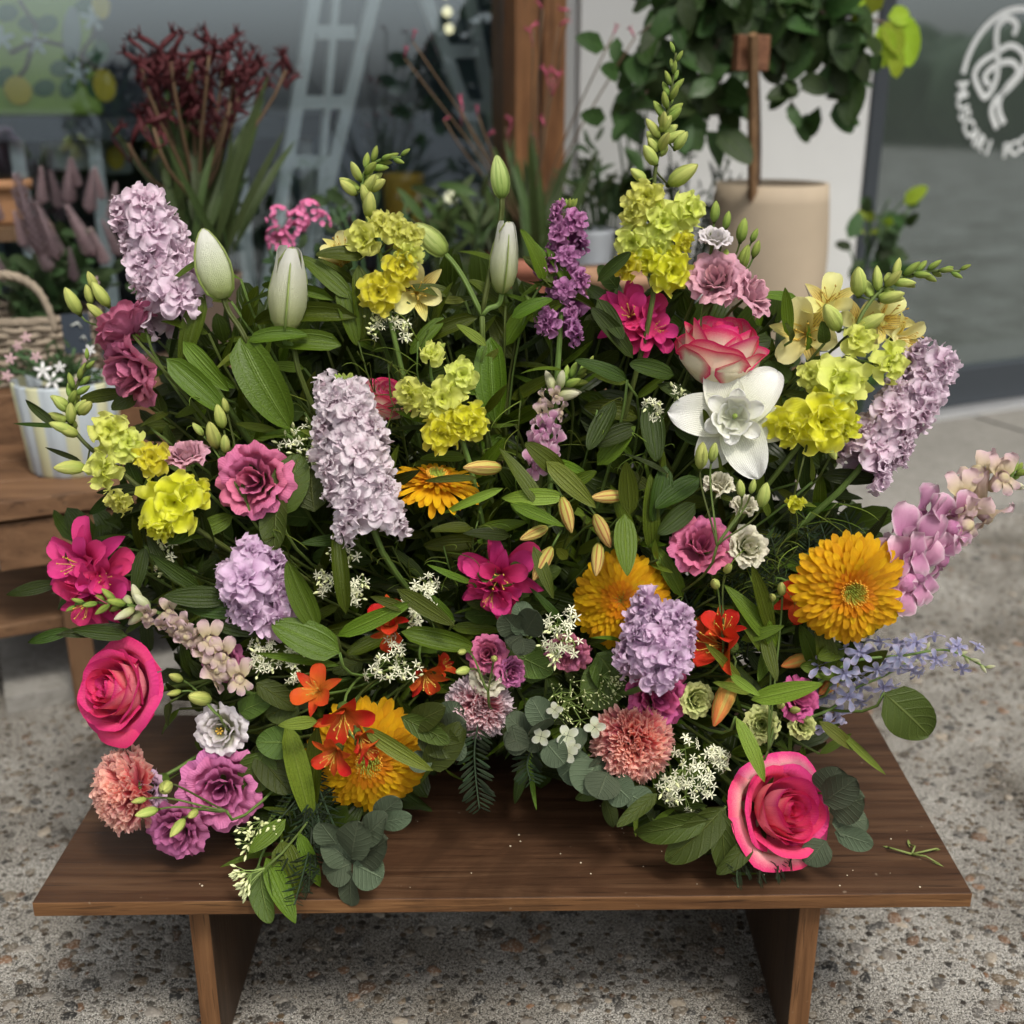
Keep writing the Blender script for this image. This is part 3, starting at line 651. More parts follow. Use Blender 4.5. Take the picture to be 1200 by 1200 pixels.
bush('dark_leaf_plant', 'plant with big drooping dark leaves before the white wall', 742, 130, .22, 60, 90, 9, 60, [TREEG], 'ovate', foot=W(FA(745, 300, .22)[0], .22, .3))
bush('low_green_plant', 'low green plant behind the top left snapdragon', 440, 280, .4, 150, 90, 120, 24, [PLANTG], 'oval')
bush('low_green_plant', 'low grassy plant left of the terracotta pot', 540, 270, .42, 120, 110, 90, 55, [GRASSG], 'lance')
# pink kalanchoe heads
PKL = plain('kalanchoe_pink', (.62, .16, .32), .6, var=.25, nscale=90)
t, tips, s_ = bush('pink_kalanchoe', 'small pink flowering plant behind the two white lily buds', 345, 300, .8, 80, 70, 60, 20, [PLANTG], 'oval', gg=g)
for x, y, r in ((326, 255, 15), (362, 248, 15), (372, 262, 17), (330, 288, 17), (345, 272, 13), (350, 258, 14), (325, 278, 14)):
    a, z = FA(x, y, .85); c = W(a, .85, z); mb = MB(); s_ = sz(1, c)
    for i in range(26):
        d = dirv(g, R(g.uniform(-20, 90))); mb.merge(STARB0, zframe(c+d*r*s_*.75, d+VIEWB*.2, i) @ S(5*s_)) if False else mb.lathe([(.001, 0), (3.4*s_, 1.5*s_), (3.8*s_, 2.6*s_), (.001, 1.8*s_)], 5, M=zframe(c+d*r*s_*.8, d))
    part(t, 'flower_head', mb.mesh('flower_head', PKL, False))
# ------------------------------------------------------------------ potted tree on the right
CER = plain('pot_beige', (.37, .3, .215), .75, .3, var=.3, nscale=5, bump=.001)
tb = .45; tp, soil = pot('beige_pot', 'large rounded beige pot holding the small tree', 905, 214, 420, 130, 96, CER, tb, belly=14, n=48)
t = thing('potted_tree', 'small dense tree with dark glossy leaves growing from the beige pot', 'tree', soil)
a, z = FA(885, 20, tb); cc = W(a, tb, z+.08); s_ = sz(1, cc); trunk = bez(W(FA(887, 214, tb)[0], tb, soil.z), W(FA(887, 214, tb)[0], tb, soil.z+.15), cc-Vector((0, 0, .2)), cc, 8)
mb = MB(); mb.tube(trunk, [.008]*5+[.007]*4, 7)
br = []
for i in range(26):
    e = cc+Vector((g.uniform(-1.05, 1)*138*s_, g.uniform(-.7, .7)*95*s_, g.uniform(-.95, 1.2)*92*s_)); q = bez(trunk[-2], trunk[-2].lerp(cc, .6), cc.lerp(e, .5)+Vector((0, 0, .02)), e, 6); br.append(q); mb.tube(q, [.005, .0045, .004, .0035, .003, .0025, .002], 5)
for x_, y_ in ((748, 40), (757, 95), (742, 128), (800, 128), (826, 148), (775, 20), (820, 95), (930, 130), (985, 110), (1000, 60)):
    a_, z_ = FA(x_, y_, tb+.05); e = W(a_, tb+.05, z_); q = bez(trunk[-2], trunk[-2].lerp(cc, .6), cc.lerp(e, .6)+Vector((0, 0, .03)), e, 6)
    for _ in range(2): br.append(q[:4]+[q[4], q[5], q[6]])
    mb.tube(q, [.004, .004, .0035, .003, .0025, .002, .0015], 5)
part(t, 'trunk', mb.mesh('trunk', BARK))
for i in range(300):
    q = g.choice(br)[g.randint(2, 6)]+Vector((g.gauss(0, 1), g.gauss(0, 1), g.gauss(0, 1)))*.02
    d = Vector((g.uniform(-1, 1), g.uniform(-1, .5), g.uniform(-1.2, .3))); lf(t, q, d, 54*s_*g.uniform(.65, 1.15), TREEG, 'ovate', i, (g.uniform(-.8, .8), -1, g.uniform(.1, 1)))
mb = MB(); bs = blade(.62, 'ovate', 2, 4, -.5, .12)
for i in range(380):
    q = g.choice(br)[g.randint(1, 6)]+Vector((g.gauss(0, 1), g.gauss(0, 1)+.8, g.gauss(0, 1)))*.028; d = Vector((g.uniform(-1, 1), g.uniform(-1, 1), g.uniform(-1.2, .5))); mb.merge(bs, frame(q, d, (g.uniform(-.8, .8), -1, g.uniform(0, 1))) @ S(42*s_*g.uniform(.6, 1.1)))
part(t, 'crown', mb.mesh('crown', TREEG), kind='stuff')
a, z = FA(985, 20, tb+.06); q0 = W(a, tb+.06, z)
mb = MB(); tip = W(FA(1060, 30, tb+.06)[0], tb+.06, FA(1060, 30, tb+.06)[1]); mb.tube(bez(cc, cc.lerp(q0, .7), q0, tip, 8), .003, 5); part(t, 'branch', mb.mesh('branch', BARK))
for (x0, y0, x1, y1, L) in ((1035, 25, 1060, 62, 1), (1045, 22, 1082, 75, 1), (1030, 30, 1045, 78, 1), (1020, 10, 1000, 5, 1), (1020, 18, 1030, -20, 1), (1040, 20, 1075, 15, 1), (1010, 15, 1000, 50, 1), (1045, 55, 1056, 90, 1)):
    p = W(FA(x0, y0, tb+.06)[0], tb+.06, FA(x0, y0, tb+.06)[1]); q = W(FA(x1, y1, tb+.08)[0], tb+.08, FA(x1, y1, tb+.08)[1]); lf(t, p, q-p, (q-p).length, TREEL, 'ovate', x0, (.2, -1, .3), 1.1)
# stake with a small wooden board
STK_W = wood('stake_wood', (.16, .09, .045), (.24, .14, .07), (.32, .2, .11), 'Z', .6)
sb_ = tb+.05; a0, zt = FA(882, 45, sb_); a1, zb = FA(884, 216, sb_); t = thing('plant_stake', 'thin wooden stake with a small blank board in the beige pot', 'stake', W(a1, sb_, zb-.05))
s_ = sz(1, W(a0, sb_, zt)); mb = MB(); P0, P1 = W(a1, sb_, zb-.05), W(FA(882, 45, sb_+.12)[0], sb_+.12, FA(882, 40, sb_+.12)[1]); mb.box((0, (P1-P0).length/2, 0), (9*s_, (P1-P0).length, .012), frame(P0, P1-P0, FN)); part(t, 'stick', mb.mesh('stick', STK_W, False))
sb_ += .115; a2, z2 = FA(885, 62, sb_-.015); s_ = sz(1, W(a2, sb_, z2)); fpart(t, 'board', wood('board_wood', (.12, .05, .025), (.18, .08, .04), (.24, .11, .06), 'X', .6), a2-24*s_, a2+22*s_, sb_-.034, sb_-.016, z2-20*s_, z2+20*s_, bev=.002)
bush('trailing_plant', 'trailing leafy plant right of the beige pot, below the dark frame', 1025, 300, .25, 100, 120, 60, 30, [TREEG, PLANTG], 'ovate', spread=1.2)
bush('thin_vine', 'thin vine tips right of the beige pot against the glass door', 1030, 245, .2, 90, 50, 12, 26, [PLANTG, TREEL], 'ovate', foot=W(FA(1010, 320, .2)[0], .2, FA(1010, 320, .2)[1]))
# ------------------------------------------------------------------ wooden display stand at the left, its pots and basket
SW = wood('stand_wood', (.1, .05, .025), (.17, .09, .045), (.24, .135, .07), 'X', .5, rough=.6)
SWL = wood('stand_leg_wood', (.1, .05, .025), (.15, .08, .04), (.21, .12, .06), 'Z', .5, rough=.6)
b1 = .72; aL, zt1 = FA(-60, 592, b1); aR, _ = FA(330, 560, b1); _, zt1 = FA(60, 582, b1)
t = fthing('display_stand', 'stepped wooden plant stand at the left with a striped planter on it', 'plant stand', aL, b1)
for k in range(3): fpart(t, 'plank', SW, aL, aR, b1-.1-.105*k, b1-.003-.105*k, zt1-.028, zt1-.001*(k % 2), bev=.002)
fpart(t, 'apron_board', SW, aL+.05, aR-.03, b1-.03, b1-.012, zt1-.105, zt1-.035, bev=.002)
aq, _ = FA(80, 650, b1-.02)
for aa in (aq, aq+.62): fpart(t, 'leg', SWL, aa-.018, aa+.018, b1-.06, b1-.032, 0.0, zt1-.03, bev=.002)
fpart(t, 'leg', SWL, aq-.018, aq+.018, b1-.3, b1-.27, 0.028, zt1-.03); fpart(t, 'shelf_board', SW, aL, aR, b1-.3, b1-.06, .13, .15, bev=.002)
b2 = b1-.33; _, zt2 = FA(15, 462, b2)
fpart(t, 'plank', SW, aL, aR, b2-.11, b2, zt2-.09, zt2, bev=.002); fpart(t, 'plank', SW, aL, aR, b2-.24, b2-.113, zt2-.03, zt2-.002, bev=.002)
fpart(t, 'back_board', SW, aL, aR, b2-.02, b2-.004, zt1+.0, zt2-.092); fpart(t, 'leg', SWL, aq-.02, aq+.02, b2-.24, b2-.21, .028, zt2-.032)
# striped planter
bp = b1-.13; a, z = FA(92, 566, bp); s_ = sz(1, W(a, bp, z)); h = 106*s_; c = W(a, bp, zt1)
t = thing('striped_planter', 'ribbed planter in pale blue and yellow stripes on the wooden stand', 'plant pot', c)
m = NT('planter_stripes'); uv = m.n('ShaderNodeUVMap'); sp = m.n('ShaderNodeSeparateXYZ'); m.l(uv.outputs[0], sp.inputs[0])
w1 = m.math('SINE', m.math('MULTIPLY', sp.outputs[0], 6.283*9)); m.princ(m.mix(m.ramp(w1, [(.15, 0.0), (.45, 1.0)]), (.42, .47, .5), (.52, .52, .33)), .35, .5); 
mb = MB(); rows = []
for z_, k in ((0, .84), (.03, .88), (.5, .95), (.97, 1.02), (1, 1.0), (.99, .95), (.8, .93)):
    rows.append([c+Vector((k*56*s_*(1+.035*abs(math.sin(an*9)))*math.cos(an), k*50*s_*(1+.035*abs(math.sin(an*9)))*math.sin(an), z_*h)) for an in [2*math.pi*i/108 for i in range(108)]])
uvs = [[(i/108, j/6) for i in range(108)] for j in range(7)]; mb.grid(rows, close=True, uvs=uvs); part(t, 'body', mb.mesh('body', m.m))
mb = MB(); mb.lathe([(.001, h*.85), (52*s_*.93, h*.85)], 20, M=T(*c)); part(t, 'soil', mb.mesh('soil', plain('soil', (.03, .022, .015), .95)))
t, tips, s_ = bush('jasmine', 'jasmine with dark leaves and white star flowers in the striped planter', 80, 440, bp, 170, 70, 150, 20, [PLANTG, G_DARK0] if False else [PLANTG], 'lance', foot=c+Vector((0, 0, h*.85)))
JW = plain('jasmine_white', (.75, .74, .72), .6); PKB = plain('jasmine_pink', (.55, .35, .38), .6)
for i, (x, y) in enumerate([(50, 434), (62, 446), (110, 330), (20, 405), (30, 395), (70, 430), (12, 420), (100, 425), (105, 410), (125, 440), (295, 438), (8, 440), (42, 418), (85, 448)]):
    a, z = FA(x, y, bp+.06); p = W(a, bp+.06, z); mb = MB()
    for k in range(5): blade(.36, 'oval', 2, 3, -.4, mb=mb, M=RZ(k*1.2566) @ RX(.15))
    part(t, 'star_flower', mb.mesh('star_flower', JW if i in (0, 1, 5, 8, 10) else PKB), zframe(p, (g.uniform(-.4, .4), -1, .4), i) @ S((11 if i < 2 else 7)*s_))
# basket of celosia
WICK = plain('wicker', (.28, .23, .17), .8, var=.35, nscale=50); bk = b2-.12
a, z = FA(35, 440, bk); s_ = sz(1, W(a, bk, z)); c = W(a, bk, zt2+.001); hb = FA(35, 372, bk)[1]-zt2
t = thing('wicker_basket', 'grey brown wicker basket with a twisted handle on the upper shelf', 'basket', c)
nst = 34
for k in range(9):
    mb = MB(); zz = .006+hb*k/9*1.0; r = (78+8*k/9)*s_; pts = [c+Vector(((r+.004*math.sin(i*nst/2*2*math.pi/120+k*math.pi))*math.cos(2*math.pi*i/120), .72*(r+.004*math.sin(i*nst/2*2*math.pi/120+k*math.pi))*math.sin(2*math.pi*i/120), zz+.002*math.sin(i*.7+k))) for i in range(121)]
    mb.tube(pts, hb/9*.5, 5); part(t, 'wicker_strand', mb.mesh('wicker_strand', WICK))
for k in range(nst):
    an = 2*math.pi*k/nst; mb = MB(); mb.tube([c+Vector((78*s_*math.cos(an), .72*78*s_*math.sin(an), 0)), c+Vector((86*s_*math.cos(an), .72*86*s_*math.sin(an), hb+.006))], .003, 5); part(t, 'stake', mb.mesh('stake', WICK))
mb = MB()
for q_ in range(3): mb.tube([c+Vector(((87*s_+.003*math.cos(i*.5+q_*2.1))*math.cos(2*math.pi*i/120), .72*(87*s_)*math.sin(2*math.pi*i/120), hb+.008+.003*math.sin(i*.5+q_*2.1))) for i in range(121)], .004, 5)
part(t, 'rim', mb.mesh('rim', WICK))
mb = MB()
for q_ in range(3):
    pts = [Vector(p) for p in smooth_line([W(*(lambda v: (v[0], bk+.2, v[1]))(FA(x, y, bk+.2))) for x, y in ((-40, 330), (-10, 322), (20, 325), (42, 338), (56, 360), (66, 388))], 8)]
    mb.tube([p+Vector((0, .0035*math.cos(i*.6+q_*2.1), .0035*math.sin(i*.6+q_*2.1))) for i, p in enumerate(pts)], .0042, 6)
part(t, 'handle', mb.mesh('handle', WICK))
# black price card
a, z = FA(90, 390, bk+.24); t = fthing('price_card', 'small black card with faint chalk marks on the basket', 'sign', a, bk+.24, z-.04); s_ = sz(1, W(a, bk, z))
fpart(t, 'card', plain('slate', (.03, .04, .055), .6), a-14*s_, a+14*s_, bk+.238, bk+.241, z-22*s_, z+20*s_)
for q_ in range(2): mb = MB(); mb.tube([W(a-5*s_+8*q_*s_, bk+.243, z+(8-14*q_)*s_), W(a+2*s_+4*q_*s_, bk+.243, z+(11-14*q_)*s_), W(a+5*s_+3*q_*s_, bk+.243, z+(5-14*q_)*s_)], .0012, 4); part(t, 'chalk_mark', mb.mesh('chalk_mark', WHP))
# celosia plumes
CEL = petal_mat('celosia', (.24, .15, .17), (.62, .48, .5), var=.35, trans=.1); 
def plume(): 
    mb = MB(); r2 = random.Random(4); mb.lathe([(.02, 0), (.06, .15), (.05, .5), (.02, .85), (.005, 1)], 8)
    for i in range(230):
        v = i/230; r = .075*(1-v)**.7+.01; an = i*2.4; d = Vector((math.cos(an), math.sin(an), .9)); mb.merge(PLB, frame(Vector((r*math.cos(an), r*math.sin(an), v))*1.0, d, (0, 0, 1)) @ S(.17*(1.15-v*.7)))
    return mb
PLB = blade(.4, 'lance', 2, 2, .3)
PLM = plume().mesh('plume', CEL)
t, tips, s_ = bush('celosia', 'dusty purple celosia plumes rising from the wicker basket', 60, 330, bk, 200, 110, 150, 30, [PLANTG], 'oval', foot=c+Vector((0, 0, hb*.5)))
for (x, y, x1, y1) in ((48, 300, 22, 215), (68, 305, 45, 245), (30, 290, 18, 252), (60, 318, 38, 280), (110, 300, 82, 248), (125, 310, 108, 272), (88, 330, 82, 295), (5, 330, -12, 290), (70, 245, 60, 205), (80, 240, 82, 192), (105, 250, 108, 205), (130, 260, 135, 220), (50, 240, 48, 200), (25, 245, 15, 225), (140, 300, 122, 262), (0, 260, -8, 225), (92, 220, 85, 190), (120, 235, 112, 200)):
    dd = bk+.06 if y > 260 else bk-.12; p = W(FA(x, y, dd)[0], dd, FA(x, y, dd)[1]); q = W(FA(x1, y1, dd)[0], dd, FA(x1, y1, dd)[1]); L = (q-p).length
    part(t, 'plume', PLM, zframe(p, q-p, x) @ S(L*1.15, L*1.15, L*1.1))
pot('terracotta_pot', 'orange brown terracotta pot at the far left edge behind the celosia', 5, 212, 262, 50, 40, plain('terracotta3', (.33, .17, .08), .8), bk-.25, rim=.015)
# ------------------------------------------------------------------ the arrangement: colours
G_STEM = leaf_mat('green_stem', (.07, .12, .02), (.12, .18, .04), 'par', .45, vn=3)
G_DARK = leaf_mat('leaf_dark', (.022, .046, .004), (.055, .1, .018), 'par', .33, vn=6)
G_MID = leaf_mat('leaf_mid', (.062, .115, .006), (.13, .21, .03), 'par', .36, vn=6)
G_LILY = leaf_mat('leaf_lily', (.052, .1, .007), (.13, .21, .04), 'par', .34, vn=4)
G_LIGHT = leaf_mat('leaf_light', (.12, .19, .018), (.2, .28, .05), 'par', .38, vn=6, tr=.28)
G_BROAD = leaf_mat('leaf_broad', (.05, .09, .014), (.14, .2, .05), 'pin', .38, vn=6)
G_EUC = leaf_mat('leaf_eucalyptus', (.06, .085, .048), (.13, .17, .1), 'pin', .62, .25, vn=7, var=.15, tr=.1)
G_NEED = leaf_mat('leaf_needle', (.02, .04, .016), (.05, .08, .035), 'par', .45, vn=1)
BUDG = petal_mat('bud_green', (.14, .26, .03), (.42, .52, .1), vein=(.1, .2, .03), vf=4, vamt=.3, trans=.15)
BUDY = petal_mat('bud_lime', (.3, .42, .06), (.66, .7, .2), vein=(.2, .32, .05), vf=4, vamt=.3, trans=.15)
BUDC = petal_mat('bud_cream', (.4, .5, .12), (.8, .78, .55), vf=5, trans=.2)
BUDW = petal_mat('bud_lilywhite', (.55, .64, .22), (.93, .93, .84), vein=(.36, .48, .08), vf=3, vamt=.0, trans=.3, rough=.42, fa=.012, bumpd=.0012)
LILYG = petal_mat('bud_lilygreen', (.3, .42, .08), (.6, .68, .25), vein=(.2, .32, .05), vf=3, vamt=.5, trans=.2, rough=.45)
ROSEP = petal_mat('rose_hotpink', (.8, .1, .2), (.86, .1, .25), edge=(.7, .03, .17), ew=.86, back=(.9, .34, .34), mid=.35, fa=.02)
ROSEB = petal_mat('rose_bicolour', (.9, .82, .62), (.9, .5, .48), edge=(.76, .04, .19), ew=.85, back=(.92, .78, .62), mid=.7, fa=.006)
ROSEC = petal_mat('rose_cream', (.9, .84, .64), (.9, .78, .66), edge=(.76, .03, .16), ew=.84, back=(.85, .76, .56), mid=.7, fa=.012)
LIS = {k: petal_mat('lisianthus_'+k, *v, trans=.28) for k, v in {
 'pink': ((.5, .12, .22), (.74, .2, .36)), 'dusty': ((.42, .11, .2), (.62, .19, .31)), 'mauve': ((.45, .1, .24), (.66, .2, .42)),
 'magenta': ((.4, .05, .17), (.68, .13, .33)), 'pale': ((.6, .33, .4), (.78, .42, .5)), 'lilac': ((.6, .42, .55), (.74, .52, .68)),
 'white': ((.6, .62, .35), (.84, .78, .8)), 'cream': ((.6, .62, .28), (.84, .8, .62)), 'lime': ((.4, .52, .1), (.72, .76, .3))}.items()}
CARN = {'salmon': petal_mat('carnation_salmon', (.93, .14, .22), (.96, .34, .34), edge=(.98, .62, .52), ew=.93, var=.16, trans=.5),
        'pink': petal_mat('carnation_pink', (.75, .16, .24), (.85, .38, .43), edge=(.92, .74, .76), ew=.95, var=.12, trans=.35),
        'white': petal_mat('carnation_blush', (.74, .3, .36), (.86, .72, .76), var=.06)}
GERB = petal_mat('gerbera_orange', (.92, .24, .005), (.96, .54, .008), vein=(.85, .34, .005), vf=3, vamt=.15, trans=.3, mid=.4, back=(.9, .5, .02))
GERBI = petal_mat('gerbera_inner', (.9, .22, .005), (.94, .38, .006), trans=.3)
GERBC = plain('gerbera_centre', (.3, .36, .04), .7)
GERBF = plain('gerbera_filament', (.72, .36, .03), .7)
STK = {'white': petal_mat('stock_white', (.88, .68, .78), (.95, .86, .9), trans=.3, var=.04), 'pale': petal_mat('stock_pale', (.84, .58, .73), (.94, .78, .88), trans=.3, var=.06),
       'lilac': petal_mat('stock_lilac', (.7, .42, .67), (.9, .68, .87), trans=.3, var=.08), 'purple': petal_mat('stock_purple', (.48, .12, .38), (.7, .32, .6), trans=.3, var=.1)}
SNY = petal_mat('snapdragon_yellow', (.92, .89, .04), (.95, .92, .05), trans=.45, edge=(.95, .92, .16), ew=.9, var=.05)
SNL = petal_mat('snapdragon_lime', (.84, .9, .12), (.93, .96, .28), trans=.42, var=.07)
SNP = petal_mat('snapdragon_pink', (.6, .22, .42), (.78, .42, .58), edge=(.84, .62, .7), ew=.88, trans=.3, var=.12)
SNW = petal_mat('snapdragon_blush', (.74, .62, .36), (.78, .56, .6), trans=.3, var=.1)
ALP = petal_mat('alstroemeria_pink', (.6, .02, .14), (.76, .05, .24), vein=(.3, .0, .06), vf=5, vamt=.3, streak=.7, trans=.25)
ALR = petal_mat('alstroemeria_red', (.78, .28, .03), (.72, .06, .012), vein=(.3, .02, .01), vf=4, vamt=.25, streak=.7, trans=.25, mid=.35)
ALY = petal_mat('alstroemeria_yellow', (.86, .76, .2), (.92, .88, .4), trans=.3)
ALYS = petal_mat('alstroemeria_yellow_striped', (.88, .6, .06), (.92, .84, .3), vein=(.22, .03, .01), vf=6, vamt=.95, streak=.9, trans=.3)
ALB = petal_mat('alstroemeria_bud', (.35, .38, .06), (.72, .5, .16), vein=(.36, .06, .03), vf=7, vamt=.7, trans=.15)
ALBR = petal_mat('alstroemeria_bud_red', (.5, .4, .07), (.74, .16, .05), vein=(.5, .45, .1), vf=5, vamt=.6, trans=.15)
LILYW = petal_mat('lily_white', (.8, .82, .6), (.87, .87, .83), vf=1, trans=.25, var=.03)
ANTH = plain('anther', (.55, .35, .05), .7); FIL = plain('filament', (.7, .62, .25), .6)
STARW = plain('star_white', (.8, .8, .58), .6, trans=.2); STARB = plain('star_bud', (.66, .7, .36), .6); PEDI = plain('pedicel', (.2, .28, .07), .6)
LARK = petal_mat('larkspur_blue', (.42, .42, .68), (.55, .58, .8), edge=(.66, .6, .8), trans=.3, var=.1)
WHITEF = petal_mat('lacecap_white', (.74, .78, .5), (.84, .86, .72), trans=.25)
LACEG = plain('lacecap_bud', (.34, .42, .1), .6)

def Yof(py): 
    t = [(0, 1.14), (200, 1.11), (300, 1.09), (400, 1.06), (500, 1.035), (600, 1.0), (700, .975), (800, .955), (900, .93), (1000, .9), (1200, .87)]
    for (a, b), (c, d) in zip(t, t[1:]):
        if a <= py <= c: return b+(d-b)*(py-a)/(c-a)
    return t[-1][1]
def PD(px, py, off=0, clear=.02):
    p = P(px, py, Yof(py)+off)
    if p.z < BENCH+clear: p = PZ(px, py, BENCH+clear)
    return p
def root(p): return Vector((p.x*.42+rnd.uniform(-.015, .015), 1.1+rnd.uniform(-.02, .04), BENCH+.07))
def D3(d): return Vector((d[0], -d[2], d[1])).normalized()      # (right, up, towards the street)
def stem(t, top, back, rt, rad=.0022, mat=None, n=12):
    L = (top-rt).length
    pts = bez(rt, rt+Vector((0, 0, L*.35)), top+back*min(.07, L*.45), top, n)
    mb = MB(); mb.tube(pts, [rad*(1.15-.3*i/n) for i in range(n+1)], 7); part(t, 'stem', mb.mesh('stem', mat or G_STEM)); return pts
def flower(name, label, cat, px, py, Dpx, d, off=0, group=None, fn=None, srad=.0022, **k):
    p = PD(px, py, off, .028); z = D3(d); rt = root(p)
    t = thing(name, label, cat, rt, group); Rr = sz(Dpx, p)/2
    M = zframe(p, z, k.pop('roll', rnd.uniform(0, 6.28)))
    fn(t, M, Rr, **k)
    stem(t, p-z*Rr*k.get('sb', .45), -z, rt, srad)
    return t
# --- bud meshes
def bud_mesh(key, mat, ridge=.06, rn=5, tw=.8, prof=((0, .0), (.2, .05), (.42, .2), (.5, .42), (.44, .65), (.27, .86), (.06, 1.0))):
    def f():
        mb = MB(); rows = []
        for r, z in prof:
            rows.append([Vector(((r*.5+.001)*(1+ridge*math.cos(rn*(a+tw*z)))*math.cos(a), (r*.5+.001)*(1+ridge*math.cos(rn*(a+tw*z)))*math.sin(a), z)) for a in [2*math.pi*i/15 for i in range(15)]])
        mb.grid(rows, close=True); return mb
    return cached(key, f, mat)
def calyx_mesh():
    def f():
        mb = MB()
        for i in range(5): blade(.3, 'lance', 2, 5, .5, .3, mb=mb, M=RZ(i*1.2566) @ T(0, .1, 0) @ RX(1.25))
        mb.lathe([(.02, -.1), (.13, -.05), (.16, .1)], 8); return mb
    return cached('calyx', f, G_STEM)
def bud(t, p, d, L, wr=.75, mat=None, key='bud', cal=True):
    M = zframe(p, d, rnd.uniform(0, 6)) @ S(L*wr*1.9, L*wr*1.9, L)
    b = part(t, 'bud', bud_mesh(key, mat or BUDG), M)
    if cal: part(b, 'calyx', calyx_mesh(), zframe(p, d) @ S(L*wr*1.15, L*wr*1.15, L*.75))
    return b
# --- blooms
def jit(a): return rnd.uniform(-a, a)
def rose(t, M, Rr, mats=None, key='r', open_=1.0, sb=.5, tall=1.0):
    rings = [(3, .13, .84, 2.0, 0, .5), (3, .23, .9, 1.8, .0, .5), (4, .34, .94, 1.5, .03, .42), (5, .46, .95, 1.35, .07, .3), (5, .6, .92, 1.2, .14, .15), (5, .76, .84, 1.15, .26, 0), (6, .92, .7, 1.05, .4, 0)]
    c = M @ T(0, 0, -Rr*.6*tall) @ S(1, 1, tall)
    for q, (n, r, h, ang, lip, cl) in enumerate(rings):
        mt = mats[min(q*len(mats)//len(rings), len(mats)-1)]
        for i in range(n):
            me = cached(f'petal|{key}{q}{i%3}', lambda: cup(r*.92, h*1.2, ang, .3, lip*open_, .02+.012*q, 1.2, .12*(q > 3), 12, 10, seed=q*7+i, close=cl, roll=.08*(q > 3), shoulder=.5, sq=.3), mt)
            a = i*2*math.pi/n+q*1.1+jit(.15)
            part(t, 'petal', me, c @ T(jit(.02)*Rr, jit(.02)*Rr, 0) @ RZ(a) @ RX(jit(.04)-.025*q*open_) @ S(Rr*(1+jit(.06)), Rr*(1+jit(.06)), Rr*(1+jit(.06))))
    for i in range(5):
        part(t, 'sepal', cached('sepal|', lambda: blade(.3, 'lance', 2, 5, .9, .2), G_STEM), c @ RZ(i*1.2566) @ T(0, Rr*.1, 0) @ RX(.1) @ S(Rr*.8))
def lisi(t, M, Rr, mats=None, key='l', open_=1.0, eye=False, sb=.5, deep=1.0):
    rings = [(3, .2, .82, 1.1, .05), (4, .36, .86, .95, .14), (4, .54, .84, .85, .24), (5, .72, .76, .8, .34), (5, .86, .62, .75, .42)]
    c = M @ T(0, 0, -Rr*.5*deep)
    for q, (n, r, h, ang, lip) in enumerate(rings):
        if eye and q == 0: continue
        mt = mats[min(q*len(mats)//len(rings), len(mats)-1)]
        for i in range(n):
            me = cached(f'petal|{key}{q}{i%3}', lambda: cup(r*.86, h*1.1, ang, .2, lip, .1+.02*q, 2.4, 0, 18, 9, seed=q*11+i+3, roll=.12, sq=.5), mt)
            part(t, 'petal', me, c @ RZ(i*2*math.pi/n+q*.9+jit(.2)) @ RX(jit(.08)-.05*q*(open_-.6)) @ S(Rr*(1+jit(.08)), Rr*(1+jit(.08)), Rr*deep*(1+jit(.1))))
    if eye:
        mb = MB()
        for i in range(6): mb.tube([(0, 0, 0), (.05*math.cos(i), .05*math.sin(i), .5), (.14*math.cos(i), .14*math.sin(i), .62)], [.015, .015, .05], 5)
        part(t, 'stamens', mb.mesh('stamens', ANTH), c @ S(Rr))
    for i in range(5):
        part(t, 'sepal', cached('sepal|', lambda: blade(.3, 'lance', 2, 5, .9, .2), G_STEM), c @ RZ(i*1.2566+.4) @ T(0, Rr*.1, 0) @ RX(.5) @ S(Rr*.7))
def carn(t, M, Rr, mats=None, key='c', sb=.8):
    c = M @ T(0, 0, -Rr*.55)
    for q, (n, tilt, L) in enumerate([(13, 86, 1.0), (13, 70, 1.0), (12, 55, 1.0), (11, 40, .98), (9, 26, .97), (6, 11, .96)]):
        mt = mats[min(q*len(mats)//6, len(mats)-1)]
        for i in range(n):
            me = cached(f'petal|{key}{q%3}{i%3}', lambda: blade(.85, 'fan', 30, 8, .25, .1, ruf=.13, rf=4.6, teeth=.07, seed=q*5+i), mt)
            part(t, 'petal', me, c @ RZ(i*6.2832/n+q*.7+jit(.2)) @ RX(R(90-tilt)+jit(.16)) @ RY(jit(.55)) @ S(Rr*L*(1+jit(.07))*(1-.0*q)))
    mb = MB(); mb.lathe([(.05, -.75), (.2, -.7), (.24, -.2), (.2, .1)], 12); part(t, 'calyx', mb.mesh('calyx', G_STEM), c @ S(Rr))
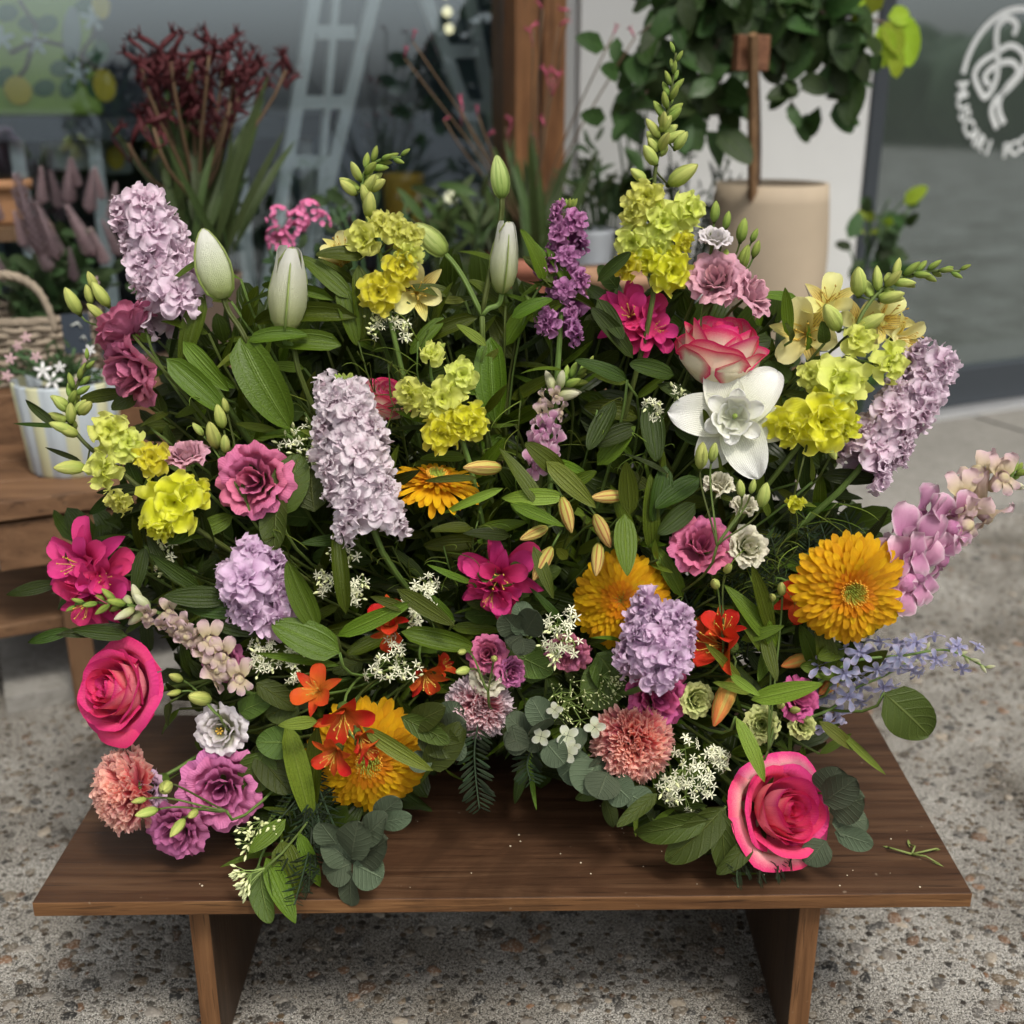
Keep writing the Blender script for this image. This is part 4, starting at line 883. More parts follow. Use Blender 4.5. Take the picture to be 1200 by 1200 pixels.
def gerb(t, M, Rr, sb=.25, dome=1.0, key='g', double=True):
    rings = [(30, 1.0, 4), (30, .95, 9), (28, .86, 15), (28, .76, 21), (26, .66, 28), (26, .56, 34), (24, .46, 40), (20, .37, 46), (18, .28, 52)] if double else [(26, 1.0, 0), (26, .94, 8), (24, .6, 22), (22, .46, 32), (18, .36, 42)]
    for q, (n, L, el) in enumerate(rings):
        mt = GERB if q < len(rings)*.6 else GERBI
        for i in range(n):
            me = cached(f'petal|{key}{i%5}', lambda: blade(.2, 'spat', 4, 8, -.32+.06*(i % 5), .16, curlback=-.15, seed=i % 5, twist=.12*((i % 5)-2)), mt)
            part(t, 'petal', me, M @ T(0, 0, -Rr*.12+q*Rr*.018*dome) @ RZ((i+.5*(q % 2))*6.2832/n+jit(.05)) @ RX(R(el*dome)+jit(.06)) @ T(0, Rr*.03, 0) @ S(Rr*L*(1+.25*(q > 5)), Rr*L*(.97+jit(.045)), Rr*L))
    mb = MB()
    for i in range(90):
        a = i*2.39996; r = .165*math.sqrt(i/90); mb.tube([(r*math.cos(a), r*math.sin(a), .02), (r*1.15*math.cos(a), r*1.15*math.sin(a), .13+.03*(i % 3)+r*.25)], [.011, .007], 4)
    part(t, 'disc_florets', mb.mesh('disc_florets', GERBC), M @ S(Rr), kind='stuff')
    mb = MB()
    for i in range(46):
        a = i*2.39996; r = .15+.05*((i % 4)/4); mb.tube([(r*math.cos(a), r*math.sin(a), .03), (r*1.25*math.cos(a), r*1.25*math.sin(a), .2)], [.009, .012], 4)
    part(t, 'filaments', mb.mesh('filaments', GERBF), M @ S(Rr), kind='stuff')
    mb = MB(); mb.lathe([(.04, -.35), (.12, -.3), (.3, -.16), (.4, -.1)], 16); part(t, 'calyx', mb.mesh('calyx', G_STEM), M @ S(Rr))
def floret_mesh(key, mat, rings, shape='lobe', wd=.8, ruf=.12, tube=0, seed=0, tmat=None, notch=.1):
    def f():
        mb = MB(); r2 = random.Random(seed)
        if tube: mb.lathe([(.08, -tube), (.16, -tube*.8), (.2, -tube*.35), (.3, 0)], 8)
        for q, (n, L, el) in enumerate(rings):
            for i in range(n):
                w_ = blade(wd, shape, 6, 7, -.7+.35*r2.random(), .1+.15*r2.random(), ruf=ruf, rf=2+2*r2.random(), notch=notch, seed=r2.randint(0, 999))
                mb.merge(w_, RZ(i*6.2832/n+q*.9+r2.uniform(-.2, .2)) @ RX(R(el)+r2.uniform(-.15, .15)) @ RY(r2.uniform(-.3, .3)) @ T(0, .08, 0) @ S(L*(1+r2.uniform(-.1, .1))))
        return mb
    return cached('floret|'+key, f, mat)
def line3(pts, off=0):
    return [PD(x, y, off+(q[0] if q else 0), .03) for x, y, *q in pts]
def along(pts, t):
    L = [0]
    for a, b in zip(pts, pts[1:]): L.append(L[-1]+(b-a).length)
    s = t*L[-1]
    for k in range(len(pts)-1):
        if s <= L[k+1]+1e-9:
            q = (s-L[k])/max(1e-9, L[k+1]-L[k]); return pts[k].lerp(pts[k+1], q), (pts[k+1]-pts[k]).normalized()
    return pts[-1], (pts[-1]-pts[-2]).normalized()
VIEW = Vector((0, -1, .15))
def spike_base(name, label, cat, pts, off, srad, group=None):
    pl = smooth_line(line3(pts, off), 6); rt = root(pl[-1]); t = thing(name, label, cat, rt, group)
    tail = bez(pl[-1], pl[-1]+(pl[-1]-pl[-2]).normalized()*.05, rt+Vector((0, 0, .06)), rt, 8)
    full = pl+tail[1:]; mb = MB(); mb.tube(full, [srad*(.45+.55*min(1, i/len(pl))) for i in range(len(full))], 7)
    part(t, 'stem', mb.mesh('stem', G_STEM)); return t, pl
def stock(label, pts, wpx, col, n=30, off=0, top=True, taper=.25):
    t, pl = spike_base('stock_stem', label, 'flower', pts, off, .003)
    n = int(n*.72)
    for i in range(n):
        v = (i+.5)/n; p, tg = along(pl, v*.97+.02)
        Rr = sz(wpx, p)/2*(1-taper+taper*min(1, v*2.5))*(.8+.26*abs(math.sin(math.pi*(v*4.5+.3))))
        a = i*2.39996+jit(.3); x = tg.cross(VIEW).normalized(); y = x.cross(tg).normalized()
        o = x*math.cos(a)+y*math.sin(a); d = (o-tg*(.15+jit(.3))+jit(.25)*x).normalized()
        fr = sz(wpx, p)*.3*(1+jit(.2)); q = p+o*(Rr*(1+jit(.12))-fr*.55)+tg*jit(.2)*fr
        me = floret_mesh(f'stock{i%4}', STK[col], [(6, 1.0, -8), (6, .9, 16), (5, .76, 38), (4, .56, 58), (3, .38, 78)], 'lobe', .86, .24, seed=i % 4)
        part(t, 'floret', me, zframe(q, d, jit(3)) @ S(fr*(1+jit(.1))))
    if top:
        for i in range(7):
            p, tg = along(pl, .0); a = i*2.4; bud(t, p+Vector((math.cos(a), math.sin(a)*.7, 0))*.004*(i > 0), (-tg+Vector((math.cos(a), math.sin(a), 0))*.5).normalized(), .011, .42, BUDG, cal=False)
    return t
def snap(label, pts, nb, buds_to, fl, col, wpx, off=0, fr_px=22, lime_to=.5, mats=None, two_lip=False, group=None, budmat=None):
    """pts tip->base; buds from t=0..buds_to; fl florets from buds_to..1"""
    t, pl = spike_base('snapdragon_stem', label, 'flower', pts, off, .0026, group)
    for i in range(nb):
        v = (i/nb)**.8*buds_to; p, tg = along(pl, v); a = i*2.6; g = i/nb
        x = tg.cross(VIEW).normalized(); y = x.cross(tg).normalized(); o = x*math.cos(a)+y*math.sin(a)
        d = (o*(.5+.5*g)-tg*(1-.4*g)).normalized(); L = .0105+.015*g
        b = bud(t, p+o*.0015, d, L, .42, (BUDG if g < .6 else (budmat or BUDY)))
    for i in range(fl):
        g = i/max(1, fl-1); v = buds_to+(1-buds_to)*g; p, tg = along(pl, v); a = [1.2, -.3, 2.8, .6, 2.1][i % 5]+jit(.4)
        x = tg.cross(VIEW).normalized(); y = x.cross(tg).normalized(); o = x*math.cos(a)+y*math.sin(a)
        d = (o*1.0-tg*.35+VIEW*.35).normalized(); fr = sz(fr_px*(.7+.5*g), p)
        mt = mats[0] if g < lime_to else mats[1]
        if two_lip: me = lip_mesh(i % 3, mt)
        else: me = floret_mesh(f'snap{i%4}', mt, [(5, 1.05, 12), (5, .85, 42), (4, .6, 66)], 'lobe', .95, .26, tube=.95, seed=20+i % 4, notch=.15)
        f = part(t, 'floret', me, zframe(p+d*sz(wpx, p)*.5, d, jit(.4)) @ S(fr*(1+jit(.12))))
        part(f, 'calyx', calyx_mesh(), zframe(p+d*sz(wpx, p)*.5-d*fr*1.0, d) @ S(fr*.75))
    return t
def lip_mesh(k, mat):
    def f():
        mb = MB(); r2 = random.Random(k)
        mb.lathe([(.14, -1.25), (.26, -1.1), (.3, -.5), (.36, -.1), (.3, .12)], 10)
        mb.merge(blade(.9, 'lobe', 6, 6, -.9, .15, ruf=.16, rf=2.5, seed=k), T(.22, .18, -.05) @ RZ(-.35) @ RX(1.1))
        mb.merge(blade(.9, 'lobe', 6, 6, -.9, .15, ruf=.16, rf=2.5, seed=k+5), T(-.22, .18, -.05) @ RZ(.35) @ RX(1.1))
        for a, s_ in ((2.4, .75), (3.14, .8), (3.9, .75)): mb.merge(blade(.75, 'lobe', 6, 6, -1.5, .1, ruf=.14, rf=2.5, seed=k+int(a*3)), RZ(a) @ T(0, .18, .02) @ RX(.7) @ S(s_))
        mb.lathe([(.001, .32), (.2, .26), (.26, .1), (.22, -.1)], 8, M=T(0, -.12, 0)); return mb
    return cached(f'floret|lip{k}', f, mat)
def alst(t, M, Rr, mats=None, key='a', close=0.0, n=6, sb=.9, stam=True, cset=None):
    """funnel of six petals, the upper inner two narrower and streaked"""
    c = M @ T(0, 0, -Rr*.75)
    for i in range(n):
        inner = i % 2; mt = mats[inner % len(mats)]
        me = cached(f'petal|{key}{i%4}', lambda: blade(.62 if not inner else .38, 'obov' if not inner else 'point', 6, 9, -1.0+.2*(i % 3), .22, ruf=.04, seed=i), mt)
        part(t, 'petal', me, c @ RZ(i*6.2832/n+jit(.08)) @ RX(R(68+18*close-6*inner)+jit(.06)) @ S(Rr*1.32*(1+jit(.06)), Rr*1.32*(1+jit(.06)), Rr*1.32))
    if stam:
        mb = MB()
        for i in range(6):
            a = i+.3; e = Vector((.28*math.cos(a), .28*math.sin(a), 1.05+.1*(i % 2))); mb.tube([(0, 0, .1), (.1*math.cos(a), .1*math.sin(a), .7), e], [.012, .012, .01], 4)
            mb.tube([e, e+Vector((.02, .02, .07))], [.03, .02], 5)
        part(t, 'stamens', mb.mesh('stamens', ANTH), c @ S(Rr))
def star_cluster(t, p, d, Rr, n=34, star=.0048, buds=.35, flat=.5, seed=0, mat=None):
    r2 = random.Random(seed); Z = D3(d) if not isinstance(d, Vector) else d; M = zframe(p, Z)
    a_ = MB(); b_ = MB(); p_ = MB(); ns = max(3, int(n/7)); subs = []
    for k in range(ns):
        an = k*2.39996+r2.uniform(-.4, .4); q = math.sqrt((k+.3)/ns)*.8; subs.append(Vector((q*math.cos(an)*Rr, q*math.sin(an)*Rr, Rr*(flat*(1-q*q)-.15+r2.uniform(-.12, .12)))))
    for c_ in subs: p_.tube([(0, 0, -Rr*.95), tuple(c_*.5+Vector((0, 0, -Rr*.5))), tuple(c_-Vector((0, 0, Rr*.25)))], [.0009, .0007, .0006], 4, cap=False)
    for i in range(n):
        c_ = subs[i % ns]; an = r2.uniform(0, 6.28); q = math.sqrt(r2.random())*.42
        o = c_+Vector((q*math.cos(an)*Rr, q*math.sin(an)*Rr, Rr*(.18-.5*q*q)+r2.uniform(-.08, .1)*Rr))
        p_.tube([tuple(c_-Vector((0, 0, Rr*.25))), tuple(o)], [.0005, .00035], 3, cap=False)
        nd = ((o-c_)*1.2+Vector((0, 0, Rr*.4))+Vector((r2.uniform(-1, 1), r2.uniform(-1, 1), 0))*Rr*.3).normalized(); FM = zframe(o, nd, r2.uniform(0, 6))
        if r2.random() < buds: b_.merge(BUDSM, FM @ S(star*.55, star*.55, star*1.35))
        else: a_.merge(STARM, FM @ S(star*(1+r2.uniform(-.2, .25))))
    part(t, 'pedicels', p_.mesh('pedicels', PEDI), M, kind='stuff')
    if a_.v: part(t, 'star_flowers', a_.mesh('star_flowers', mat or STARW), M, kind='stuff')
    if b_.v: part(t, 'tiny_buds', b_.mesh('tiny_buds', STARB), M, kind='stuff')
STARM = MB()
for i in range(5): blade(.34, 'lance', 2, 3, -.5, .1, mb=STARM, M=RZ(i*1.2566) @ RX(.35))
STARM.tube([(0, 0, -.5), (0, 0, 0)], [.06, .1], 4, cap=False)
BUDSM = MB(); BUDSM.lathe([(.05, 0), (.45, .3), (.5, .6), (.1, 1)], 6)
def umbel(label, clusters, off=0, closed=.35, group=None, n=34, star=.0048, mat=None):
    p0 = PD(clusters[0][0], clusters[0][1], off); t = thing('white_umbel_spray', label, 'flower', root(p0), group); rt = WM[t.name].translation
    for k, (px, py, Dp, d) in enumerate(clusters):
        p = PD(px, py, off, .03); z = D3(d); Rr = sz(Dp, p)/2
        star_cluster(t, p, z, Rr, int(n*(Dp/55)**1.3)+8, star, closed, seed=px+py, mat=mat); stem(t, p-z*Rr*.9, -z, rt, .0013)
    return t
# --- leaves
LFM = {}
def leafm(kind, mat, k=0):
    par = {'lance': (.27, 'lance', -.5, .16), 'lily': (.36, 'lily', -.55, .22), 'oval': (.5, 'oval', -.4, .16), 'ovate': (.62, 'ovate', -.55, .16), 'round': (.95, 'round', -.25, .06),
           'strap': (.13, 'lance', -.8, .2), 'need': (.075, 'need', -.2, .1), 'wide': (.7, 'lily', -.5, .1)}[kind]
    b = [1, .3, 1.6, -.4, 1.1][k % 5]
    return cached(f'leaf|{kind}{k%5}', lambda: blade(par[0], par[1], 6 if kind not in ('need', 'strap') else 2, 10 if kind != 'need' else 4, par[2]*b, par[3]*(.6+.3*(k % 3)), ruf=.05 if kind not in ('need',) else 0, rf=2, seed=k, twist=.25*((k % 3)-1)), mat)
def leaf(t, a, b, mat, kind='lance', nrm=None, ws=1.0, k=None, nm='leaf'):
    k = rnd.randint(0, 4) if k is None else k; d = b-a; L = d.length
    nrm = nrm if nrm is not None else Vector((jit(.5), -.8, .6+jit(.3)))
    return part(t, nm, leafm(kind, mat, k), frame(a, d, nrm) @ S(L*ws, L, L))
def hero(label, leaves, mat=None, kind='lance', off=-.01, name='leafy_stem', stem_at=None, group=None, cat='foliage'):
    """leaves: (base x, base y, tip x, tip y, width px [, depth offset at the tip [, material [, kind]]])"""
    b0 = PD(leaves[0][0], leaves[0][1], off); rt = root(b0); t = thing(name, label, cat, rt, group)
    for i, l in enumerate(leaves):
        a = PD(l[0], l[1], off); e = off+(l[5] if len(l) > 5 and l[5] is not None else -.02)
        bq = P(l[2], l[3], Yof(l[1])*.5+Yof(l[3])*.5+e); kd = l[7] if len(l) > 7 else kind; mt = l[6] if len(l) > 6 and l[6] else (mat or G_MID)
        if bq.z < BENCH+.006 and l[3] < 1060: bq = PZ(l[2], l[3], BENCH+.008)
        base = {'lance': .27*1.0, 'lily': .36, 'oval': .5, 'ovate': .62, 'round': .95, 'strap': .13, 'wide': .7, 'need': .07}[kd]
        ws = sz(l[4], a)/((bq-a).length*base); leaf(t, a, bq, mt, kd, Vector((jit(.35), -.9, .5)), ws, i)
    stem(t, b0, Vector((0, 0, -1)), rt, .0016); return t
# ------------------------------------------------------------------ roses, lisianthus, carnations, gerberas
flower('rose', 'deep pink rose in profile at the left edge, above the salmon carnation', 'flower', 137, 808, 97, (-.45, .5, .75), -.02, fn=rose, tall=1.15, mats=[ROSEP], key='rp', srad=.003)
flower('rose', 'hot pink rose with cream outer petals lying low at the right front of the bench', 'flower', 917, 950, 110, (.35, .5, .75), -.02, fn=rose, tall=1.15, mats=[ROSEP, ROSEP, ROSEP, ROSEB], key='rb', srad=.003)
flower('rose', 'cream rose with crimson rims standing above the white lily', 'flower', 843, 412, 106, (.1, .99, .05), .0, fn=rose, mats=[ROSEB, ROSEC, ROSEC], key='rc', open_=.3, tall=1.25, srad=.003)
flower('rose', 'small half hidden pink and cream rose behind the tall whitish stock', 'flower', 452, 468, 66, (.3, .85, .35), .02, fn=rose, mats=[ROSEB, ROSEC], key='rd', open_=.3)
LI = [
 ('dusty pink lisianthus seen from behind beneath the upper left stock', 143, 378, 76, (-.55, .6, -.25), 'dusty', {}),
 ('drooping dusty pink lisianthus, lower of the two at the upper left edge', 150, 436, 84, (-.45, -.15, .6), 'dusty', {}),
 ('ruffled rose pink lisianthus left of the tall whitish stock', 296, 563, 88, (-.1, .3, .9), 'pink', {}),
 ('closed pale pink lisianthus cup beside the yellow snapdragon on the left', 218, 532, 52, (-.1, .95, .3), 'pale', {'open_': .4}),
 ('large mauve lisianthus near the lower left edge of the bench', 258, 926, 90, (.1, .3, .9), 'mauve', {}),
 ('mauve lisianthus hanging lowest at the lower left, under lime buds', 206, 976, 66, (-.15, 0, .9), 'mauve', {}),
 ('small lilac lisianthus tucked against the salmon carnation on the left', 172, 926, 48, (-.3, .25, .8), 'lilac', {}),
 ('small white lisianthus with a yellow eye below the deep pink rose', 258, 856, 60, (-.15, .3, .9), 'white', {'eye': True}),
 ('round pink lisianthus with frilled centre above the lilac stock on the right', 823, 637, 70, (0, .7, .65), 'pink', {}),
 ('cream frilled lisianthus touching the round pink one on its right', 877, 640, 48, (.25, .5, .75), 'cream', {}),
 ('magenta lisianthus above the salmon carnation at the right front', 772, 816, 72, (.15, .25, .9), 'magenta', {}),
 ('half open lime green lisianthus beside the magenta one', 817, 820, 40, (.3, .3, .85), 'lime', {}),
 ('small pink lisianthus above the cream one in the middle gap', 571, 766, 46, (-.1, .5, .8), 'pink', {}),
 ('little mauve pink lisianthus right of the cream one in the middle gap', 600, 788, 36, (.5, .2, .8), 'mauve', {}),
 ('small cream lisianthus on top of the pink and white carnation', 572, 792, 42, (0, .5, .8), 'cream', {}),
 ('dusky pink lisianthus half under the white star umbel in the middle', 665, 768, 50, (-.1, -.2, .8), 'dusty', {}),
 ('magenta pink lisianthus behind lime buds on the lower right', 938, 818, 50, (.3, .4, .7), 'magenta', {}),
 ('pale pink frilled lisianthus in front of the beige pot', 885, 342, 56, (.6, .5, .4), 'pale', {}),
 ('pale pink lisianthus behind thin bud stems, right of the tall yellow snapdragon', 838, 325, 64, (-.2, .5, .6), 'pale', {}),
 ('small white lisianthus bud opening beside the tall yellow snapdragon', 838, 278, 40, (.1, .95, .4), 'white', {'open_': .5}),
 ('cream closed lisianthus under the white lily, left one of two', 843, 566, 38, (0, .85, .3), 'cream', {'open_': .2, 'deep': 1.4}),
 ('cream closed lisianthus under the white lily, right one of two', 872, 592, 32, (0, .85, .3), 'cream', {'open_': .2, 'deep': 1.4}),
 ('lime half open lisianthus on the far side of the curved leaf at the lower right', 893, 849, 40, (-.2, .4, .8), 'lime', {}),
 ('tiny lime lisianthus just right of its larger lime neighbour, above the rose', 941, 850, 30, (.1, .4, .8), 'lime', {}),
 ('dark mauve lisianthus in shade behind the blush snapdragon on the left', 262, 775, 46, (0, .3, .8), 'mauve', {}),
]
for lb, px, py, Dp, d, c, kw in LI:
    flower('lisianthus', lb, 'flower', px, py, Dp, d, -.01, fn=lisi, mats=[LIS[c]], key='l'+c, srad=.0016, **kw)
flower('carnation', 'salmon carnation seen side on at the far left edge of the bench', 'flower', 137, 930, 100, (-.7, .15, .65), -.02, fn=carn, mats=[CARN['salmon']], key='cs')
flower('carnation', 'salmon carnation facing forward at the right front', 'flower', 742, 876, 96, (0, .2, 1), -.02, fn=carn, mats=[CARN['salmon']], key='cs')
flower('carnation', 'pink carnation with whitish lower petals in the middle gap', 'flower', 560, 832, 78, (-.1, .15, 1), -.005, fn=carn, mats=[CARN['white'], CARN['pink'], CARN['pink']], key='cp')
flower('gerbera', 'large flat golden gerbera facing forward on the right', 'flower', 998, 692, 142, (.02, .1, 1), -.04, fn=gerb, srad=.0032, dome=.85)
flower('gerbera', 'yellow gerbera behind the red alstroemeria at the lower left', 'flower', 432, 890, 148, (.12, .12, 1), .01, fn=gerb, srad=.0032, dome=.9)
flower('gerbera', 'orange gerbera tilted upward behind the lilac stock on the right', 'flower', 728, 704, 122, (-.2, .42, .85), .012, fn=gerb, srad=.0032, dome=1.1)
flower('gerbera', 'orange gerbera seen edge on beside the tall whitish stock', 'flower', 511, 562, 110, (.16, .95, .2), .0, fn=gerb, srad=.0032, double=False, dome=.9)
# ------------------------------------------------------------------ stocks and snapdragons
stock('pale lilac stock spike leaning left at the upper left, beside the white lily bud', [(163, 238), (178, 280), (192, 330), (206, 372)], 90, 'pale', 34, .01)
stock('tall whitish stock spike in the left centre of the arrangement', [(405, 450), (412, 510), (425, 570), (438, 622)], 92, 'white', 44, -.02)
stock('short round lilac stock above the big leaf on the left', [(288, 660, .0), (302, 690, -.01), (312, 706, 0)], 90, 'lilac', 22, -.01, top=False, taper=.1)
stock('dense lilac stock right of centre, above the magenta lisianthus', [(778, 712), (772, 745), (760, 790)], 84, 'lilac', 28, -.035, top=False, taper=.1)
stock('pale lilac stock spike leaning right beyond the yellow snapdragon', [(1100, 418), (1070, 462), (1035, 508), (1005, 552)], 80, 'pale', 32, 0, top=False)
stock('slender purple stock spike behind the cream rose and centre leaves', [(666, 245), (664, 290), (660, 340), (656, 395)], 56, 'purple', 26, .02)
def snapx(label, pts, nb, buds_to, fl, off=0, mats=None, midbuds=()):
    """yellow snapdragon: buds at the tip, then each ruffled floret where the photo shows it"""
    t = snap(label, pts, nb, buds_to, 0, 'y', 30, off, mats=mats, budmat=BUDY)
    pl = smooth_line(line3(pts, off), 6)
    for i, (x, y, Dp, yel, dx, dy) in enumerate(fl):
        p = PD(x, y, off-.012); q = min(pl, key=lambda c: (c-p-Vector((0, 0, -.012))).length); z = D3((dx, dy, .85)); fr = sz(Dp, p)/2*.92
        me = floret_mesh(f'snapx{i%4}', SNY if yel else SNL, [(5, 1.12, 2), (4, .98, 32), (4, .68, 60)], 'lobe', 1.12, .26, tube=.95, seed=60+i % 4, notch=.1)
        f = part(t, 'floret', me, zframe(p, z, jit(3)) @ S(fr*(1+jit(.05)))); part(f, 'calyx', calyx_mesh(), zframe(p-z*fr*1.0, z) @ S(fr*.7))
        m = MB(); m.tube([p-z*fr*1.0, q], .0011, 5); part(f, 'stalk', m.mesh('stalk', G_STEM))
    for x, y, Lp, dx, dy in midbuds:
        p = PD(x, y, off-.006); z = D3((dx, dy, .35)); L = sz(Lp, p); b_ = bud(t, p-z*L*.5, z, L, .5, BUDY)
        q = min(pl, key=lambda c: (c-p).length); m = MB(); m.tube([p-z*L*.5, q], .0009, 5); part(b_, 'stalk', m.mesh('stalk', G_STEM))
    return t
LY = [SNL, SNY]
snapx('tallest yellow snapdragon rising above all other flowers', [(792, 62), (786, 110), (778, 150), (768, 200), (766, 250), (768, 300), (765, 350)], 22, .42,
      [(758, 232, 48, 0, -.3, .3), (742, 250, 38, 0, -.7, .1), (808, 246, 44, 0, .6, .3), (776, 262, 54, 0, .1, .1), (742, 284, 44, 0, -.5, -.1), (772, 290, 34, 0, .2, -.2), (786, 318, 52, 1, .2, 0), (735, 312, 36, 1, -.7, 0), (758, 305, 34, 1, -.1, -.2), (800, 285, 32, 1, .6, -.2)], .01, LY,
      [(800, 205, 42, .8, .6), (762, 182, 30, -.6, .8), (798, 165, 26, .5, .8), (748, 205, 26, -.7, .5), (780, 145, 24, .5, .8), (765, 170, 22, -.6, .8)])
snapx('yellow snapdragon with a bent green tip at the top left', [(470, 184), (440, 190), (424, 215), (432, 262), (446, 300), (452, 345)], 14, .4,
      [(428, 280, 44, 0, -.4, .2), (466, 270, 40, 0, .5, .3), (448, 262, 34, 0, 0, .5), (478, 300, 36, 0, .5, 0), (470, 312, 42, 1, .3, 0), (444, 342, 50, 1, 0, .1), (484, 276, 30, 0, .7, .3)], .0, LY,
      [(433, 240, 34, .1, .9), (408, 220, 26, -.7, .7), (442, 217, 26, .8, .5), (428, 228, 26, -.2, .9)])
snapx('yellow snapdragon with a long bent tip on the right, by the alstroemeria', [(1125, 318), (1085, 318), (1045, 330), (1012, 365), (998, 405), (978, 450), (952, 498)], 20, .42,
      [(1006, 398, 40, 0, .1, .4), (1042, 425, 50, 0, .6, .2), (985, 448, 74, 0, .1, .2), (950, 440, 36, 0, -.6, .3), (962, 494, 76, 1, 0, .1), (922, 502, 50, 1, -.6, -.2), (932, 590, 24, 1, 0, -.3), (990, 500, 40, 1, .5, -.1)], -.02, LY,
      [(1006, 330, 40, -.2, .9), (1045, 348, 30, .7, .3), (975, 372, 44, -.5, .7), (1020, 378, 38, .6, .5), (975, 528, 24, .2, -.5)])
snapx('yellow snapdragon leaning left at the left edge, in front of the striped planter', [(104, 422), (86, 462), (80, 490), (100, 520), (140, 552), (190, 592)], 16, .42,
      [(130, 505, 48, 0, -.1, .5), (122, 548, 48, 0, -.4, .2), (178, 538, 44, 1, .2, .5), (205, 588, 78, 1, .1, .1), (140, 588, 34, 0, -.5, -.4), (150, 520, 42, 0, .3, .5), (185, 618, 40, 1, -.3, -.5), (228, 575, 36, 1, .6, .2)], -.02, LY,
      [(82, 548, 36, -.9, .1), (100, 478, 28, .7, .6), (70, 470, 24, -.7, .6), (80, 505, 28, -.3, .3)])
snapx('yellow snapdragon in the centre, right of the whitish stock', [(506, 412), (505, 440), (515, 465), (530, 490), (540, 512)], 2, .1,
      [(506, 415, 30, 0, .1, .9), (480, 463, 46, 0, -.7, 0), (541, 440, 42, 0, .3, .4), (518, 468, 50, 0, 0, .3), (518, 508, 46, 1, -.1, -.1), (552, 495, 48, 1, .5, .1), (535, 492, 40, 1, .1, .1), (500, 470, 38, 0, -.3, .4)], -.01, LY)
snap('dull pink snapdragon with pale buds amid the dark centre leaves', [(690, 430), (665, 448), (648, 470), (640, 505), (634, 550)], 14, .4, 11, 'p', 26, .0, 17, .35, mats=[SNW, SNP], two_lip=True, budmat=BUDC)
snap('pink snapdragon reaching out to the right edge of the photo', [(1205, 548), (1160, 572), (1115, 600), (1075, 640), (1035, 690)], 10, .22, 12, 'p', 54, -.01, 38, .4, mats=[SNW, SNP], two_lip=True, budmat=BUDC)
snap('blush white snapdragon lying sideways above the deep pink rose', [(88, 708), (130, 706), (175, 715), (215, 730), (255, 765), (275, 800)], 14, .42, 13, 'p', 30, -.02, 20, .5, mats=[SNW, SNW], two_lip=True, budmat=BUDC)
# ------------------------------------------------------------------ alstroemerias
def alsts(label, blooms, buds=(), mats=None, key='a', off=0, lv=(), bm=None, dbl=False):
    p0 = PD(blooms[0][0] if blooms else buds[0][0], blooms[0][1] if blooms else buds[0][1], off); rt = root(p0)
    t = thing('alstroemeria', label, 'flower', rt)
    for b in blooms:
        px, py, Dp, d = b[:4]; p = PD(px, py, off, .03); z = D3(d); Rr = sz(Dp, p)/2
        bl = part(t, 'blossom', RECEP, zframe(p-z*Rr*.7, z) @ S(Rr*.22))
        alst(bl, zframe(p, z, jit(3)), Rr, mats=mats, key=key, close=b[4] if len(b) > 4 else (-1.2 if dbl else 0), stam=not dbl)
        if dbl:
            for e_, s_ in ((-.5, .92), (.2, .78)): alst(bl, zframe(p+z*Rr*.06, z, jit(3)), Rr*s_, mats=mats, key=key, close=e_, stam=e_ > 0)
        stem(t, p-z*Rr*.8, -z, rt, .0015)
    for px, py, Lp, d in buds:
        p = PD(px, py, off, .03); z = D3(d); L = sz(Lp, p); bud(t, p-z*L*.5, z, L, .4, bm or ALB, 'abud', cal=False); stem(t, p-z*L*.5, -z, rt, .0012)
    for l in lv:
        a = PD(l[0], l[1], off); b = P(l[2], l[3], Yof(l[3])+off-.02); ws = sz(l[4], a)/((b-a).length*.27); leaf(t, a, b, l[5] if len(l) > 5 else G_LIGHT, 'lance', Vector((jit(.3), -.9, .5)), ws)
    return t
mb = MB(); mb.lathe([(.3, -1), (.9, -.6), (1, 0), (.7, .5)], 8); RECEP = mb.mesh('receptacle', G_STEM)
alsts('hot pink alstroemeria with two open blossoms at the left edge', [(88, 662, 92, (-.4, .3, .85)), (100, 710, 84, (-.2, -.25, .9)), (122, 678, 70, (.4, .2, .85))], mats=[ALP], key='ap', off=-.01, dbl=True, lv=[(85, 738, 28, 752, 18, G_DARK), (150, 735, 65, 745, 20, G_DARK)])
alsts('crimson pink alstroemeria in the centre beside round eucalyptus leaves', [(585, 678, 92, (-.05, .15, 1)), (575, 700, 60, (-.3, -.5, .8))], mats=[ALP], key='ap', off=.0, dbl=True)
alsts('crimson alstroemeria at the top behind the tall snapdragon stem', [(738, 368, 76, (-.2, .4, .8)), (768, 385, 60, (.4, .3, .8))], mats=[ALP], key='ap', off=.02, dbl=True)
alsts('red alstroemeria with orange throats in front of the lower left gerbera', [(368, 808, 62, (-.2, .6, .8)), (402, 848, 76, (.1, -.2, .95)), (388, 888, 58, (-.3, -.1, .9)), (432, 880, 46, (.8, -.4, .5), .6), (425, 868, 44, (.5, -.3, .8), .4)], mats=[ALR], key='ar', off=-.045,
      lv=[(425, 852, 502, 908, 26), (372, 845, 330, 850, 20)])
alsts('single slender red alstroemeria standing left of centre', [(456, 722, 62, (-.05, .85, .5), .55), (456, 745, 46, (-.3, -.1, .9))], mats=[ALR], key='ar', off=-.01)
alsts('red alstroemeria blossom beside the star umbel, left of the middle gap', [(500, 798, 56, (.3, -.35, .85), .2), (520, 780, 40, (.7, .6, .3), .9)], mats=[ALR], key='ar', off=-.01)
